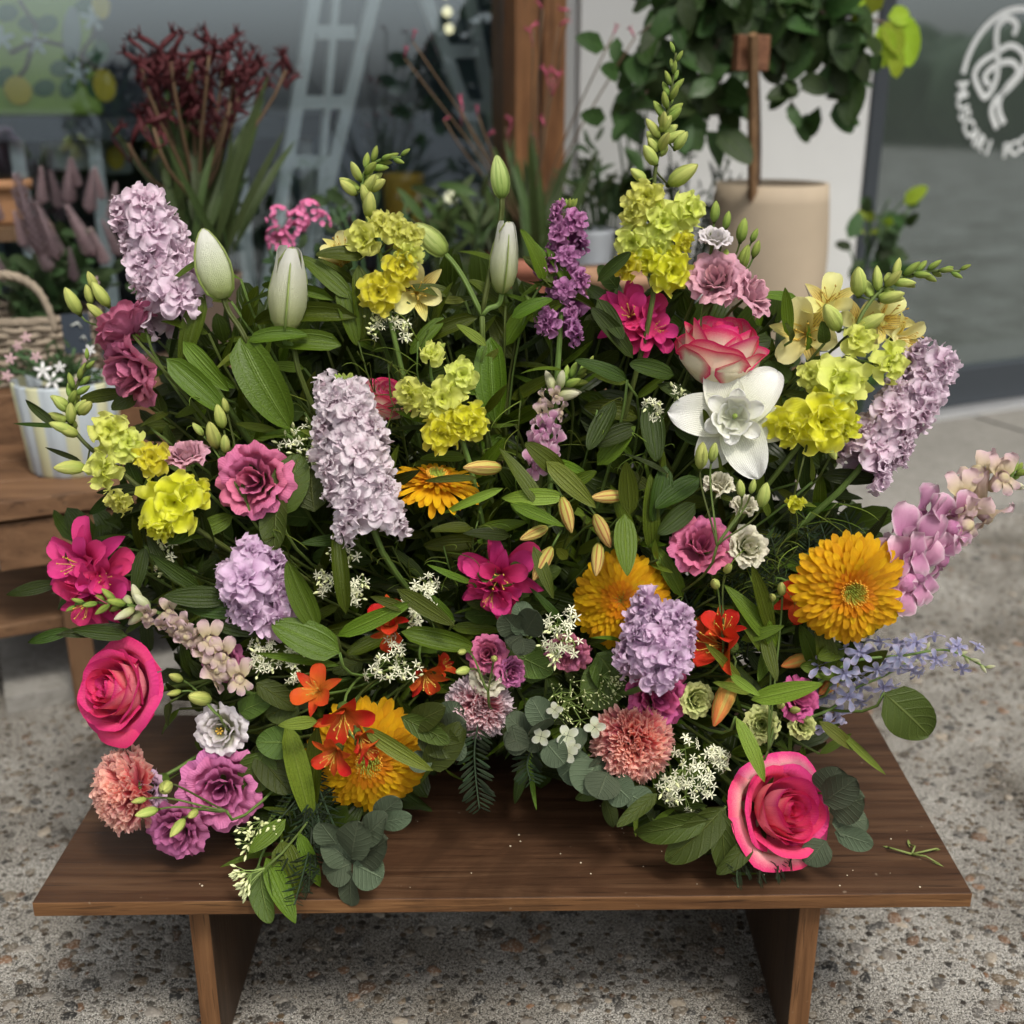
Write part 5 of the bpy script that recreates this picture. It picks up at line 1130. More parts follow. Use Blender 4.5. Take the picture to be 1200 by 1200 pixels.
alsts('red trumpet alstroemeria with long buds right of the lilac stock', [(836, 755, 86, (-.75, .35, .5), .35), (848, 735, 70, (-.1, .9, .4), .7)], [(848, 822, 62, (-.35, -.7, .4))], mats=[ALR], key='ar', off=-.02, bm=ALBR,
      lv=[(870, 800, 830, 755, 16), (880, 812, 845, 800, 14)])
alsts('red alstroemeria partly hidden behind the large golden gerbera', [(938, 700, 72, (-.3, .4, .7), .5), (950, 722, 50, (.3, -.8, .5), .4)], [(933, 775, 42, (-.9, -.1, .4)), (972, 803, 42, (-.7, -.2, .6))], mats=[ALR], key='ar', off=.01, bm=ALBR,
      lv=[(960, 790, 948, 740, 28, G_MID), (912, 740, 885, 800, 24, G_MID), (985, 798, 1042, 760, 30, G_MID)])
alsts('pale yellow alstroemeria with streaked throat on the upper right', [(945, 392, 88, (-.25, .2, .95)), (972, 350, 70, (-.1, .6, .7)), (1045, 372, 76, (.5, .4, .7)), (1065, 398, 62, (.6, .1, .8)), (1012, 375, 60, (.1, .5, .8))], mats=[ALY, ALYS], key='ay', off=.01, lv=[(925, 395, 918, 335, 20, G_MID), (935, 350, 890, 340, 16, G_MID)])
alsts('pale yellow alstroemeria seen from the side at the top left', [(402, 290, 64, (-.1, .9, .4), .6), (392, 300, 50, (-.5, .8, .3), .6)], mats=[ALY, ALYS], key='ay', off=.02)
alsts('cream yellow alstroemeria facing forward below the top left snapdragon', [(490, 342, 70, (.2, .25, .95))], mats=[ALY, ALYS], key='ay', off=.0)
alsts('alstroemeria in striped brown and yellow bud amid bright leaves in the centre', [], [(566, 548, 48, (-.9, .1, .3)), (626, 625, 38, (-.85, -.25, .4)), (664, 603, 44, (.25, -.85, .3)), (712, 582, 42, (-.9, .05, .3)), (700, 655, 42, (-.1, -.7, .6)), (636, 660, 46, (-.45, -.7, .4)), (706, 622, 44, (.4, -.8, .3))], mats=[ALR], key='ar', off=-.02, bm=ALB,
      lv=[(662, 583, 590, 578, 26), (640, 540, 697, 590, 30), (738, 604, 735, 538, 30, G_MID), (732, 602, 732, 678, 36, G_MID), (640, 600, 590, 520, 24, G_MID), (590, 572, 520, 597, 14), (625, 640, 650, 698, 20, G_MID), (665, 655, 650, 640, 16), (598, 590, 660, 615, 20, G_MID), (560, 560, 500, 560, 12, G_MID)])
# ------------------------------------------------------------------ lilies
def lily_white(t, M, Rr, sb=.3):
    for i in range(6):
        me = cached(f'petal|lw{i}', lambda: blade(.74, 'lily', 8, 12, -.6-.2*(i % 3), .14, ruf=.05, rf=2, curlback=-.3, seed=i, twist=.2*((i % 3)-1)), LILYW)
        part(t, 'petal', me, M @ T(0, 0, -Rr*.25) @ RZ(i*1.0472+.1+jit(.1)) @ RX(R(28+5*(i % 2))) @ S(Rr*(1.2 if i % 2 else 1.08)))
    for i in range(6):
        me = cached(f'petal|lx{i%3}', lambda: blade(.62, 'obov', 8, 8, -.35, .3, ruf=.05, seed=i+9), LILYW)
        part(t, 'petal', me, M @ T(0, 0, -Rr*.12) @ RZ(i*1.0472+.6) @ RX(R(42)+jit(.1)) @ S(Rr*.62))
    for i in range(7):
        me = cached(f'petal|ly{i%3}', lambda: cup(.34, .52, .8, .3, .12, .1, 1.5, .2, 8, 7, seed=i), LILYW)
        part(t, 'petal', me, M @ T(0, 0, -Rr*.08) @ RZ(i*2.4) @ S(Rr*(.5+.09*i)))
    mb = MB(); mb.tube([(0, 0, 0), (0, 0, .42)], [.03, .025], 6); mb.tube([(0, 0, .42), (0, 0, .46)], [.05, .045], 6); part(t, 'pistil', mb.mesh('pistil', BUDG), M @ S(Rr))
flower('white_lily', 'double white lily fully open below the cream rose', 'flower', 860, 490, 134, (-.15, .35, .95), -.02, fn=lily_white, srad=.003, roll=.35)
def lbud(t, x0, y0, x1, y1, wpx, mat, off=0, gap=False):
    a = PD(x0, y0, off); b = P(x1, y1, Yof(y0)+off); d = b-a; L = d.length; wd = sz(wpx, a)
    prof = ((0.1, 0), (.4, .03), (.78, .14), (.98, .32), (1, .48), (.86, .66), (.6, .83), (.3, .95), (.05, 1))
    key = 'lilybud'+('o' if gap else '')
    def f():
        m = MB(); 
        for s_ in range(3):                       # three outer petals folded round, ribs proud
            rows = []; uvs = []
            for j, (r, z) in enumerate(prof):
                row = []; uvr = []
                for i in range(9):
                    u = 2*i/8-1; g_ = max(0, z-.62)/.38 if gap else 0; an = u*1.22*(1-.45*g_)+s_*2.0944; rr = r*.5*(1.0+.05*math.cos(u*3.1)-.06*abs(u)+.05*math.sin(z*23+u*5+s_)*abs(u)*(1 if gap else .4))+.3*g_**2*(.5 if s_ else 1)
                    row.append(Vector((rr*math.cos(an), rr*math.sin(an), z))); uvr.append((i/8, z))
                rows.append(row); uvs.append(uvr)
            m.grid(rows, uvs=uvs)
        return m
    bd = part(t, 'lily_bud', cached(key, f, mat), zframe(a, d, 1.2) @ S(wd, wd, L))
    r = MB()
    for s_ in range(3):
        an = s_*2.0944; pr = [(q*.5*1.13, z) for q, z in prof]
        r.tube([(q*math.cos(an), q*math.sin(an), z) for q, z in pr], [.012+.03*min(1, q*2)*(1-z*.6) for q, z in pr], 6)
    part(bd, 'rib', r.mesh('rib', LILYG), zframe(a, d, 1.2) @ S(wd, wd, L)); return a, d.normalized()
def lily_stem(label, buds, lv, off=0, joint=None):
    p0 = PD(*joint, off) if joint else PD(buds[0][0], buds[0][1], off); rt = root(p0); t = thing('lily_stem', label, 'flower', rt)
    if joint: stem(t, p0, Vector((0, 0, -1)), rt, .003)
    for b in buds:
        a, d = lbud(t, *b[:6], off=off, gap=len(b) > 6)
        m = MB(); m.tube(bez(p0, p0.lerp(a, .4)+Vector((0, 0, .006)), a-d*.02, a, 8), [.0026]*9, 7); part(t, 'bud_stalk', m.mesh('bud_stalk', G_STEM))
    for l in lv:
        a = PD(l[0], l[1], off); b = P(l[2], l[3], (Yof(l[1])+Yof(l[3]))/2+off+(l[5] if len(l) > 5 else -.02)); ws = sz(l[4], a)/((b-a).length*.36)
        leaf(t, a, b, G_LILY if len(l) < 7 else l[6], 'lily', Vector((jit(.3), -.85, .6)), ws, rnd.choice([0, 2, 4]))
lily_stem('lily with one plump white bud beside the upper left stock', [(262, 350, 238, 268, 41, BUDW)], [(282, 396, 322, 496, 58, -.045), (240, 345, 198, 440, 34), (195, 420, 262, 478, 34), (238, 305, 180, 335, 10), (290, 400, 350, 380, 22), (215, 400, 262, 455, 26, -.02, G_MID)], -.015, (290, 402))
lily_stem('lily with a split white bud behind long dark leaves at the upper left', [(334, 390, 342, 290, 45, BUDW, 1)], [(418, 372, 282, 350, 28), (392, 352, 302, 318, 16), (412, 350, 352, 292, 26, -.01), (400, 405, 318, 385, 30), (430, 300, 372, 290, 24), (398, 330, 420, 400, 26), (420, 310, 430, 395, 26)], -.005, (345, 410))
lily_stem('lily near the top centre with one opening white bud and two small green buds', [(588, 344, 596, 260, 33, BUDW, 1), (588, 232, 582, 182, 22, LILYG), (522, 298, 486, 262, 26, LILYG)], [(560, 372, 478, 392, 22), (575, 395, 572, 492, 46, -.03), (615, 345, 655, 400, 16), (620, 330, 720, 350, 10), (600, 372, 640, 345, 20), (530, 345, 480, 330, 18, -.02), (640, 290, 680, 350, 14), (612, 300, 660, 335, 16), (520, 372, 480, 410, 20)], .01, (565, 370))
# ------------------------------------------------------------------ loose bud sprays
def buds(label, bl, off=-.02, joint=None, mat=None, name='lisianthus_bud_spray'):
    j = joint or (bl[0][0], bl[0][1]+60); p0 = PD(*j, off); rt = root(p0); t = thing(name, label, 'flower', rt); stem(t, p0, Vector((0, 0, -1)), rt, .0015)
    for x, y, Lp, d in bl:
        p = PD(x, y, off); z = D3(d); L = sz(Lp, p); bud(t, p-z*L*.5, z, L, .46, mat or BUDY, 'bud2')
        m = MB(); m.tube(bez(p0, p0.lerp(p, .3), p-z*(L*.5+.02), p-z*L*.5, 8), .001, 6); part(t, 'bud_stalk', m.mesh('bud_stalk', G_STEM))
    return t
buds('lime lisianthus buds at the left edge above the dusty pink lisianthus', [(85, 353, 36, (-.3, .9, .2)), (108, 330, 26, (-.2, .9, .2)), (118, 345, 34, (-.4, .85, .2)), (112, 365, 26, (-.5, .6, .2)), (104, 345, 24, (-.1, .9, .1))], .0, (170, 385))
buds('lime lisianthus buds above the closed pale pink cup', [(258, 488, 32, (-.1, .95, .2)), (250, 510, 38, (-.1, .9, .3)), (264, 475, 20, (-.1, .95, .2)), (232, 503, 20, (-.5, .8, .2)), (264, 520, 26, (.1, .9, .3))], -.01, (290, 590))
buds('lime lisianthus buds right of the deep pink rose', [(206, 794, 24, (-.4, .6, .6)), (234, 818, 40, (-.4, .5, .7)), (204, 812, 18, (-.7, .1, .6))], -.02, (258, 840))
buds('cluster of lime lisianthus buds against the mauve blooms at the lower left', [(194, 923, 36, (.1, .3, .8)), (172, 952, 28, (-.8, .1, .6)), (208, 970, 28, (-.4, -.3, .8)), (226, 954, 22, (-.2, .2, .9)), (163, 938, 18, (-.9, 0, .4))], -.045, (265, 950))
buds('two tiny lime buds left of the cream lisianthus in the middle gap', [(542, 786, 24, (-.6, .2, .7)), (579, 772, 18, (0, .3, .8)), (541, 764, 18, (-.4, .3, .8))], -.03, (572, 810))
buds('pair of round lime buds below the pink and cream lisianthus', [(838, 684, 26, (-.3, .6, .7)), (853, 666, 22, (.1, .7, .6))], -.02, (848, 760))
buds('tall lime buds in front of the white lily', [(822, 534, 36, (0, .97, .2)), (836, 530, 26, (.1, .97, .2)), (868, 572, 24, (-.2, .9, .2)), (882, 570, 20, (.1, .9, .2)), (895, 580, 34, (.1, .95, .2))], -.04, (840, 640))
buds('thin stemmed green lisianthus buds in front of the beige pot', [(870, 270, 30, (.1, .97, .2)), (838, 248, 26, (0, .97, .2)), (852, 258, 22, (.1, .97, .2)), (884, 276, 18, (.3, .9, .2)), (872, 302, 32, (.2, .95, .2)), (850, 306, 30, (0, .95, .2)), (886, 292, 22, (.2, .9, .2))], .0, (822, 370), BUDG)
buds('three small lime buds above the hot pink rose on the right', [(915, 826, 22, (-.1, .5, .7)), (932, 832, 20, (.3, .4, .7)), (905, 700, 20, (-.2, .5, .6)), (916, 690, 24, (-.2, .8, .4))], -.02, (900, 880))
# ------------------------------------------------------------------ white star umbels and other small blooms
U = [('creamy star umbel left of the tall whitish stock', [(356, 524, 56, (-.1, .6, .7)), (378, 540, 34, (.3, .3, .8))], .01, .6),
     ('white star umbels between the whitish stock and the red alstroemeria', [(400, 660, 46, (-.2, .4, .8)), (412, 690, 44, (.1, .2, .9)), (385, 680, 36, (-.4, .4, .7))], -.005, .3),
     ('white star umbel behind the blush snapdragon on the left', [(192, 655, 44, (0, .6, .7))], .0, .5),
     ('white star umbels above the red alstroemeria at the lower left', [(305, 770, 46, (-.3, .5, .8)), (342, 775, 54, (.1, .5, .8))], -.02, .25),
     ('white star umbel between two red alstroemerias', [(462, 780, 66, (0, .45, .8))], -.01, .2),
     ('two small white star umbels left of the crimson alstroemeria', [(498, 695, 44, (.2, .6, .7)), (482, 716, 36, (0, .4, .8))], .0, .1),
     ('white star umbel hanging below the tilted orange gerbera', [(662, 738, 56, (-.2, .4, .8)), (650, 760, 34, (-.4, .0, .8))], -.02, .3),
     ('white star umbel between the salmon carnation and the bicolour rose', [(812, 905, 78, (.1, .35, .9)), (785, 925, 40, (-.2, 0, .9)), (840, 885, 36, (.4, .4, .8))], -.02, .15),
     ('tiny white star umbels beside the double white lily', [(770, 478, 34, (-.2, .4, .8)), (796, 466, 34, (.2, .5, .8))], .0, .4),
     ('pale star umbels below the top left yellow snapdragon', [(438, 378, 44, (-.1, .5, .8)), (470, 384, 32, (.4, .4, .8))], .01, .5),
     ('spray of tiny white buds at the lower left corner of the flowers', [(296, 978, 46, (-.3, .2, .9)), (316, 966, 26, (.3, .5, .8))], -.02, .9),
     ('drooping spray of pale closed buds over the front edge of the bench', [(292, 1030, 46, (-.7, -.2, .6))], -.02, 1.0),
     ('dim star umbel under the right end of the lilac stock cluster', [(306, 722, 30, (0, .3, .8))], .0, .4)]
for lb, cl, off, cz in U: umbel(lb, cl, off, cz)
t = umbel('green lacecap spray with five white four petalled florets in the middle gap', [(668, 826, 66, (0, .3, .9)), (715, 805, 44, (.4, .3, .8))], .0, 1.0, star=.0024, n=70)
for x, y, s_ in ((634, 863, 24), (665, 862, 28), (697, 852, 26), (650, 832, 20), (665, 882, 26), (672, 876, 18)):
    p = PD(x, y, -.03); me = cached('white_floret|', lambda: floret4(), WHITEF) if False else None
    def f4():
        m = MB()
        for i in range(4): blade(.8, 'round', 4, 4, -.3, .08, mb=m, M=RZ(i*1.5708) @ RX(.2) @ T(0, .04, 0))
        return m
    part(t, 'white_floret', cached('white_floret|', f4, WHITEF), zframe(p, D3((jit(.2), .25, 1)), jit(3)) @ S(sz(s_, p)/2))
# larkspur
def larkspur(label, pts, n, fr, off):
    t, pl = spike_base('larkspur_stem', label, 'flower', pts, off, .0018)
    for i in range(n):
        g = i/n; p, tg = along(pl, .1+.88*g); a = i*2.4; x = tg.cross(VIEW).normalized(); y = x.cross(tg).normalized(); o = x*math.cos(a)+y*math.sin(a)
        q = p+o*sz(17, p); me = floret_mesh(f'lark{i%3}', LARK, [(5, 1.0, 15), (3, .5, 60)], 'obov', .6, .08, tube=.6, seed=40+i % 3)
        part(t, 'floret', me, zframe(q, (o+VIEW*.3).normalized(), jit(3)) @ S(sz(fr*(.6+.5*g), q)))
    for i in range(6):
        p, tg = along(pl, i/6*.2); a = i*2.4; x = tg.cross(VIEW).normalized(); y = x.cross(tg).normalized(); o = x*math.cos(a)+y*math.sin(a)
        bud(t, p, (o*.7-tg).normalized(), .009, .4, BUDC, cal=False)
larkspur('pale blue larkspur stretching out to the right below the gerbera', [(1155, 782), (1110, 762), (1060, 768), (1000, 775), (960, 800)], 22, 17, -.01)
larkspur('pale blue larkspur drooping over the right back edge of the bench', [(1085, 762, .03), (1040, 790, .02), (1000, 808, .01), (975, 830, 0), (950, 840, 0)], 15, 17, .015)
# ------------------------------------------------------------------ foliage picked out one by one
hero('two broad upright leaves hanging over the lower left stock', [(398, 765, 322, 730, 48, -.02), (372, 738, 335, 660, 34, -.01), (405, 720, 395, 620, 22)], G_LILY, 'lily', -.03)
hero('long drooping light green leaf at the lower left, beside the gerbera', [(335, 845, 372, 982, 36, -.02, G_LIGHT, 'lance'), (372, 850, 360, 970, 30, 0, G_MID, 'lance'), (300, 800, 350, 830, 30, -.01, G_BROAD, 'ovate')], G_MID, 'lance', -.025)
hero('pointed leaves crossing above the red alstroemeria on the left', [(395, 745, 478, 708, 26), (400, 780, 300, 765, 14), (470, 740, 560, 760, 28, -.02, G_LILY, 'lily'), (465, 690, 535, 735, 26), (480, 715, 440, 700, 16)], G_MID, 'lance', -.02)
hero('curved light leaf arching over the lime blooms at the lower right', [(862, 840, 905, 914, 24, -.03), (880, 820, 962, 802, 30, -.03), (960, 845, 1008, 880, 20, -.02), (985, 858, 1038, 908, 12, -.02), (855, 790, 890, 815, 14)], G_LIGHT, 'lance', -.04)
hero('pair of tall blade leaves left of the golden gerbera', [(912, 758, 862, 690, 30), (905, 745, 885, 665, 24), (900, 770, 870, 712, 20), (895, 740, 908, 800, 22), (868, 750, 915, 735, 18)], G_MID, 'lance', -.01)
hero('single broad veined leaf hanging beyond the right edge of the bench', [(1036, 812, 1100, 868, 66, -.01)], G_BROAD, 'wide', -.01)
hero('broad leaves with wavy edges at the right front of the bench', [(850, 945, 785, 1020, 46, -.02), (845, 950, 850, 1028, 34, -.01), (830, 960, 740, 985, 36, -.01), (770, 930, 720, 970, 20), (880, 985, 845, 1028, 26)], G_BROAD, 'ovate', -.03)
hero('broad leaf sprig under the white eyed lisianthus at the lower left', [(310, 880, 290, 935, 50, -.01), (345, 870, 300, 870, 44, -.01), (350, 820, 312, 838, 40, -.02), (300, 880, 340, 930, 40, 0), (280, 835, 312, 820, 30, -.02)], G_BROAD, 'ovate', -.01)
hero('leaves drooping over the front edge of the bench at the lower left', [(330, 985, 345, 1052, 40, -.01, G_MID, 'lily'), (312, 1005, 345, 1080, 34, -.045, G_MID, 'lance'), (305, 1015, 300, 1075, 34, -.045, G_BROAD, 'ovate'), (335, 960, 290, 1000, 26), (350, 975, 375, 1045, 24)], G_MID, 'lance', -.02)
hero('broad dark leaves around the tilted orange gerbera', [(640, 795, 600, 755, 46), (720, 780, 690, 830, 60), (700, 765, 740, 815, 60), (590, 760, 650, 790, 44)], G_BROAD, 'ovate', .012)
hero('broad leaves left of the red alstroemeria above the bench', [(490, 855, 535, 880, 44), (480, 850, 520, 830, 34), (500, 900, 540, 860, 40), (470, 840, 530, 870, 28, -.02)], G_BROAD, 'oval', -.015)
hero('dark leaves behind the closed lisianthus on the left', [(330, 605, 345, 530, 50, 0, G_BROAD, 'oval'), (325, 580, 318, 645, 44, -.01, G_BROAD, 'ovate'), (368, 600, 360, 545, 46, 0, G_BROAD, 'oval'), (225, 600, 200, 640, 42, -.02, G_DARK, 'ovate'), (235, 600, 240, 650, 30, 0, G_DARK, 'oval')], G_MID, 'oval', -.005)
hero('dark pointed leaves under the left snapdragon and pink alstroemeria', [(170, 640, 155, 700, 22), (150, 745, 85, 738, 22), (205, 680, 165, 630, 18), (270, 700, 190, 700, 34), (300, 715, 215, 712, 30), (245, 720, 300, 740, 36), (235, 690, 175, 650, 22), (75, 505, 20, 465, 14, -.01, G_DARK), (80, 500, 15, 498, 8), (95, 540, 55, 525, 8)], G_DARK, 'lance', -.015)
hero('dark leaf tuft below the golden gerbera', [(975, 800, 965, 735, 30), (990, 760, 960, 770, 22), (1000, 790, 950, 780, 26)], G_MID, 'oval', -.005)
hero('dark ruscus leaves right of the purple stock', [(735, 445, 680, 420, 20), (760, 470, 770, 540, 30), (745, 500, 700, 515, 24), (720, 470, 690, 530, 26), (780, 545, 770, 610, 26), (820, 560, 770, 590, 28), (815, 590, 772, 625, 26), (790, 500, 835, 520, 24), (700, 350, 730, 400, 22), (742, 420, 700, 360, 22), (700, 330, 735, 295, 16), (790, 440, 740, 425, 24), (770, 450, 820, 470, 20)], G_DARK, 'oval', .0)
hero('dark upright leaves behind the round pink lisianthus', [(765, 650, 760, 560, 26), (745, 650, 720, 570, 24), (800, 700, 775, 640, 26), (690, 560, 640, 540, 24), (700, 545, 740, 500, 30)], G_MID, 'lance', .012)
# eucalyptus
def euc(label, leaves, off=-.01, mat=None):
    x0, y0 = leaves[0][0], leaves[0][1]; b0 = PD(x0, y0, off); rt = root(b0); t = thing('eucalyptus_sprig', label, 'foliage', rt); stem(t, b0, Vector((0, .5, -.5)), rt, .0014)
    for i, (x, y, x1, y1, wp) in enumerate(leaves):
        a = PD(x, y, off-.002*i, .012); b = P(x1, y1, a.y-.006-.012*(i % 2)); 
        if b.z < BENCH+.006 and y1 < 1055: b = PZ(x1, y1, BENCH+.01)
        leaf(t, a, b, mat or G_EUC, 'round', Vector((jit(.5), -.9, .55+jit(.3))), sz(wp, a)/((b-a).length*.95), i)
euc('eucalyptus rosette with grey green leaves at the lower left front', [(412, 1010, 380, 985, 40), (412, 1010, 452, 985, 44), (412, 1012, 378, 1025, 40), (414, 1012, 450, 1030, 44), (410, 1020, 408, 1066, 28), (412, 1005, 415, 968, 42), (395, 990, 375, 965, 36), (425, 985, 445, 960, 36), (440, 960, 470, 935, 30), (440, 965, 478, 960, 24)], -.03)
euc('dark round eucalyptus leaves below the crimson alstroemeria', [(618, 745, 608, 708, 36), (608, 742, 590, 722, 34), (612, 745, 594, 755, 36), (615, 742, 632, 716, 36), (612, 748, 616, 768, 30)], -.02)
euc('grey green eucalyptus fan right of the hot pink rose on the bench', [(965, 930, 982, 902, 44), (972, 950, 1012, 935, 46), (975, 965, 1018, 960, 40), (978, 975, 1024, 990, 28), (968, 985, 945, 1015, 36), (965, 940, 1000, 915, 38)], -.02)
euc('round eucalyptus leaves beneath the lacecap in the middle gap', [(620, 862, 596, 840, 34), (620, 862, 592, 872, 26), (625, 860, 632, 882, 28), (625, 862, 640, 840, 32), (640, 850, 625, 820, 34), (640, 870, 660, 895, 36), (600, 850, 610, 885, 30)], -.015)
euc('large rounded leaves under the forward facing salmon carnation', [(690, 885, 655, 910, 50), (700, 890, 682, 930, 54), (705, 880, 722, 925, 52), (715, 915, 740, 938, 40), (680, 880, 664, 860, 40), (712, 905, 700, 935, 44), (735, 930, 765, 945, 34)], -.015)
euc('rounded leaves left of the pink and white carnation', [(520, 850, 535, 825, 36), (518, 860, 545, 848, 40), (510, 870, 520, 895, 34), (500, 880, 485, 905, 28), (525, 880, 545, 875, 30)], -.005)
# needle greens
def needles(label, pts, n, Lp, off=-.01, wid=1.0, group=None):
    pl = smooth_line(line3(pts, off), 5); rt = root(pl[-1]); t = thing('needle_sprig', label, 'foliage', rt, group)
    m = MB(); m.tube(pl+bez(pl[-1], pl[-1].lerp(rt, .3), rt.lerp(pl[-1], .3), rt, 5)[1:], .0009, 5); part(t, 'stem', m.mesh('stem', G_NEED))
    for i in range(n):
        p, tg = along(pl, i/n); s_ = 1 if i % 2 else -1; x = tg.cross(VIEW).normalized(); L = sz(Lp, p)*(1+jit(.15))*(.5+.5*min(1, 4*i/n))
        d = (x*s_*.85-tg*.6+VIEW*jit(.5)).normalized(); part(t, 'leaf', leafm('need', G_NEED, i), frame(p, d, VIEW) @ S(L*1.6*wid, L, L))
needles('dark needle sprig hanging on the bench in the middle gap', [(562, 948), (558, 915), (556, 880), (560, 850)], 34, 24, -.015, 1.3)
needles('shorter needle sprig hanging right of the middle gap', [(622, 915), (618, 895), (625, 870)], 22, 22, -.01, 1.3)
for k, (x, y) in enumerate([(345, 1060), (362, 1045), (385, 1000), (330, 1020), (370, 1015), (300, 990), (395, 975), (352, 985)]):
    needles('fine rosemary like sprig under the lower left blooms', [(x, y), ((x+365)/2, y-35), (365, y-75)], 30, 20, -.01, .8, 'fine sprigs under the lower left blooms')
for k, (x, y) in enumerate([(865, 1040), (890, 1035), (910, 1030), (845, 1010), (925, 1015), (875, 1025)]):
    needles('feathery thin sprig under the hot pink rose', [(x, y), (x, y-25), (885, 975)], 30, 16, -.005, .6, 'feathery sprigs under the hot pink rose')
for k, (x, y) in enumerate([(840, 690), (870, 700), (845, 720), (880, 650), (800, 690), (940, 600), (900, 620), (850, 655), (960, 610), (990, 600)]):
    needles('thin green needle sprig behind the flowers on the right', [(x, y), (x+8, y+30), (x+5, y+70)], 34, 22, .03, .8, 'needle sprigs behind the right hand flowers')
# ------------------------------------------------------------------ leafy stems that fill between the blooms
POLY = [(70, 700), (60, 640), (150, 560), (165, 470), (190, 400), (250, 370), (330, 340), (400, 290), (470, 350), (540, 320), (620, 330), (700, 350), (780, 330), (850, 370), (930, 360), (960, 460), (1000, 560), (1010, 640), (1000, 740), (1030, 790), (960, 830), (960, 900), (930, 985), (870, 1010), (770, 975), (700, 915), (640, 885), (560, 870), (510, 890), (470, 920), (400, 985), (350, 1040), (290, 1000), (270, 900), (190, 830), (170, 740)]
def inside(x, y, poly=POLY):
    c = False; j = len(poly)-1
    for i in range(len(poly)):
        a, b = poly[i], poly[j]
        if (a[1] > y) != (b[1] > y) and x < (b[0]-a[0])*(y-a[1])/(b[1]-a[1])+a[0]: c = not c
        j = i
    return c
AREAS = [(250, 420, 'around the upper left stock'), (430, 420, 'around the white lily buds'), (600, 400, 'left of the purple stock'), (760, 400, 'left of the cream rose'), (930, 450, 'below the yellow alstroemeria'),
 (200, 620, 'above the deep pink rose'), (400, 620, 'below the tall whitish stock'), (600, 560, 'around the striped alstroemeria buds'), (760, 560, 'above the round pink lisianthus'), (930, 640, 'left of the golden gerbera'),
 (250, 820, 'right of the deep pink rose'), (330, 960, 'at the lower left front'), (480, 800, 'above the lower left gerbera'), (620, 790, 'in the middle gap'), (760, 760, 'behind the magenta lisianthus'), (900, 800, 'above the hot pink rose'), (850, 960, 'at the right front')]
KN = {'lance': 'narrow pointed', 'oval': 'oval', 'lily': 'ribbed blade like', 'strap': 'thin grassy', 'ovate': 'broad'}
def filler(px, py, off, mat, kind, n, Lp, ws=1):
    p = PD(px, py, off, .03); rt = root(p); rt.y += .03; zn = min(AREAS, key=lambda q: (q[0]-px)**2+(q[1]-py)**2)[2]; tn = 'dark' if mat is G_DARK else 'mid' if mat is not G_LIGHT else 'light'; t = thing('leafy_stem', f'stem of {KN[kind]} {tn} green leaves {zn}', 'foliage', rt, f'stems with {KN[kind]} {tn} green leaves {zn}')
    out = Vector(((px-600)/600*.8+jit(.4), jit(.3)-.2, .5+jit(.4) if py < 800 else -.3+jit(.3))).normalized()
    tip = p+out*.03; pts = bez(rt, rt+Vector((0, 0, (p-rt).length*.3)), p-out*.04, tip, 10)
    m = MB(); m.tube(pts, .0013, 5); part(t, 'stem', m.mesh('stem', G_STEM))
    for i in range(n):
        q, tg = along(pts, 1-.55*i/n); s_ = 1 if i % 2 else -1; x = tg.cross(VIEW).normalized(); L = sz(Lp, q)*(1+jit(.25))
        d = (x*s_*(.8+jit(.3))+tg*(.7+jit(.3))+VIEW*(.15+jit(.35))).normalized()
        e = q+d*L
        if e.z < BENCH+.01: d.z = abs(d.z)*.3; e = q+d*L
        leaf(t, q, q+d*L, mat, kind, VIEW+Vector((jit(.7), 0, .4+jit(.6))), ws*(1+jit(.28)), i)
cnt = 0
while cnt < 175:
    x, y = rnd.uniform(60, 1030), rnd.uniform(290, 1040)
    if not inside(x, y): continue
    cnt += 1; q = rnd.random()
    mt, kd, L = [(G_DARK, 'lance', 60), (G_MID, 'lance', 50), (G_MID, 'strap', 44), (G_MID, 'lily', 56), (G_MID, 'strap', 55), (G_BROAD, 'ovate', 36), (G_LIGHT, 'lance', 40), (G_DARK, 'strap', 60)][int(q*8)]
    filler(x, y, rnd.uniform(.012, .07), mt, kd, rnd.randint(6, 9), L, 1+jit(.15))
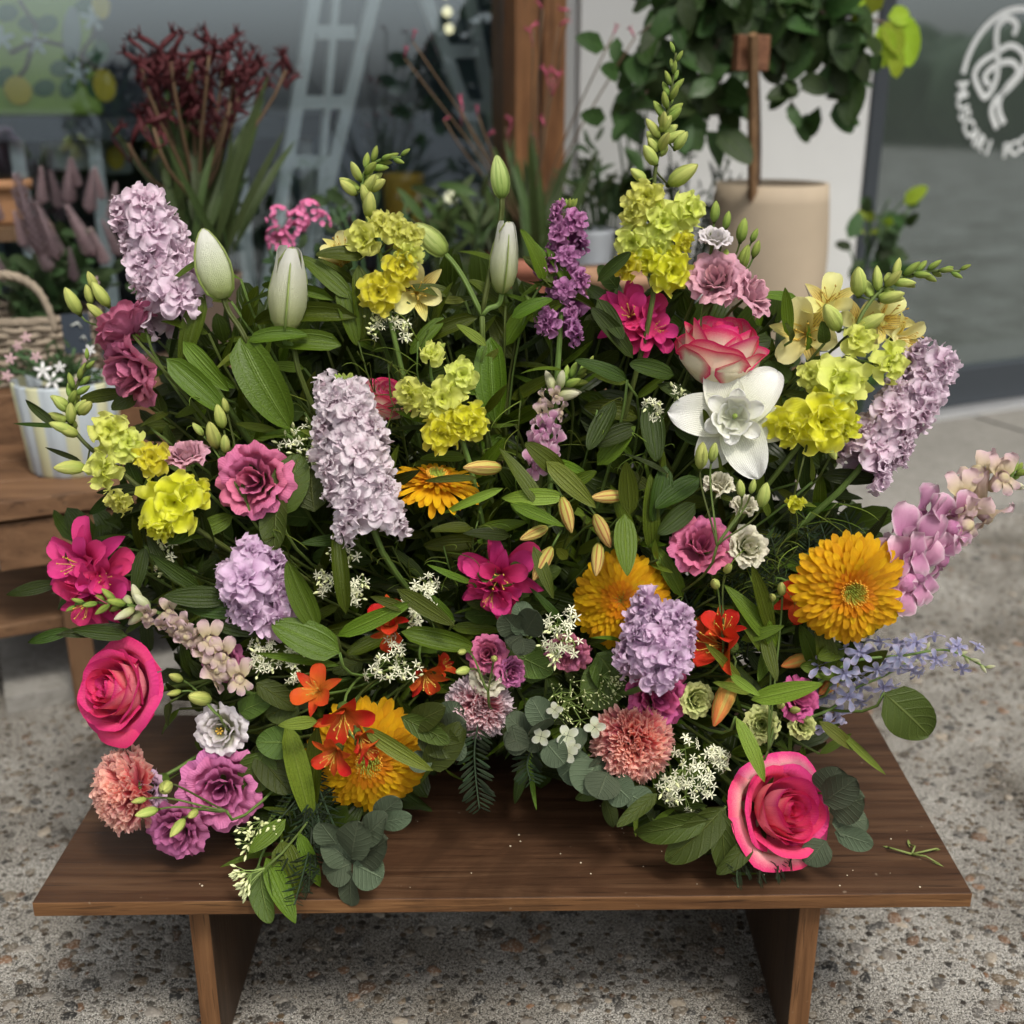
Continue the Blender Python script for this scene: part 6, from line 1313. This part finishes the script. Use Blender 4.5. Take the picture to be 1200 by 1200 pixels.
# fine wispy filler: long thin arcs
def wisp(px, py, off, n, Lp):
    p = PD(px, py, off, .03); rt = root(p); zn = min(AREAS, key=lambda q: (q[0]-px)**2+(q[1]-py)**2)[2]
    t = thing('wispy_filler', f'fine wispy green filler stem {zn}', 'foliage', rt, f'wispy filler stems {zn}')
    pts = bez(rt, rt+Vector((0, 0, .1)), p-Vector((jit(.02), 0, .05)), p, 8); m = MB(); m.tube(pts, .0008, 4); part(t, 'stem', m.mesh('stem', G_STEM))
    for i in range(n):
        q, tg = along(pts, 1-.35*i/n); d = Vector((jit(1), -.5+jit(.5), jit(.7)+.5)).normalized(); L = sz(Lp, q)*(.6+rnd.random()*.7)
        m = MB(); m.tube(bez(q, q+d*L*.5, q+d*L*.9+Vector((0, 0, -L*.05)), q+d*L+Vector((jit(.3)*L, 0, -L*.35)), 6), [.0006, .0006, .0005, .0005, .0004, .0004, .0002], 4)
        part(t, 'frond', m.mesh('frond', G_MID if i % 3 else G_LIGHT))
for x, y in ((455, 425), (490, 400), (470, 445), (935, 640), (950, 600), (915, 660), (800, 700), (850, 720), (520, 640), (360, 470), (610, 470), (700, 480), (560, 610), (240, 470), (320, 620), (880, 640), (760, 520), (420, 400), (980, 590), (460, 640)): wisp(x, y, -.005, 13, 42)
# dense shaded greenery deeper in
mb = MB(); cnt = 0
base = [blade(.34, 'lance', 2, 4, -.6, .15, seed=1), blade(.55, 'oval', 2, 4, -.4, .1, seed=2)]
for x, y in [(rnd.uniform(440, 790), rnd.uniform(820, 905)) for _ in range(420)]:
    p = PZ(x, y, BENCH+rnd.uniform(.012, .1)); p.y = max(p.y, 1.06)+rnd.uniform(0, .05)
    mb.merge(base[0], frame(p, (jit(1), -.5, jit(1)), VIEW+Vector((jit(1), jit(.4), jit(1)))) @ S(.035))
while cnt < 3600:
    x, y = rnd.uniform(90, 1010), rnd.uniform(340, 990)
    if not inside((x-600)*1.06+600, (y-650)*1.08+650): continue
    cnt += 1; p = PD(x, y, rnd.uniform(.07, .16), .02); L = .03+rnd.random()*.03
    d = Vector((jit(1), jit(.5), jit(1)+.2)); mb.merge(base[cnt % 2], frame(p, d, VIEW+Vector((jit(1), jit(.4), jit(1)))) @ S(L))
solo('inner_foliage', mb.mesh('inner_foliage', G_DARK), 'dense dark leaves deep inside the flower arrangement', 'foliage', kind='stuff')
# foam tray that holds the stems
t = thing('floral_foam_tray', 'dark green foam block in a low black tray hidden beneath the flowers', 'flower holder', (0, 1.15, BENCH))
m = MB(); m.box((0, 1.15, BENCH+.052), (.46, .06, .07)); me = m.mesh('foam_block', plain('foam', (.02, .045, .02), .95), False); part(t, 'foam_block', me)
m = MB(); m.box((0, 1.15, BENCH+.009), (.5, .08, .016)); part(t, 'tray', m.mesh('tray', plain('tray_black', (.012, .012, .012), .5), False))
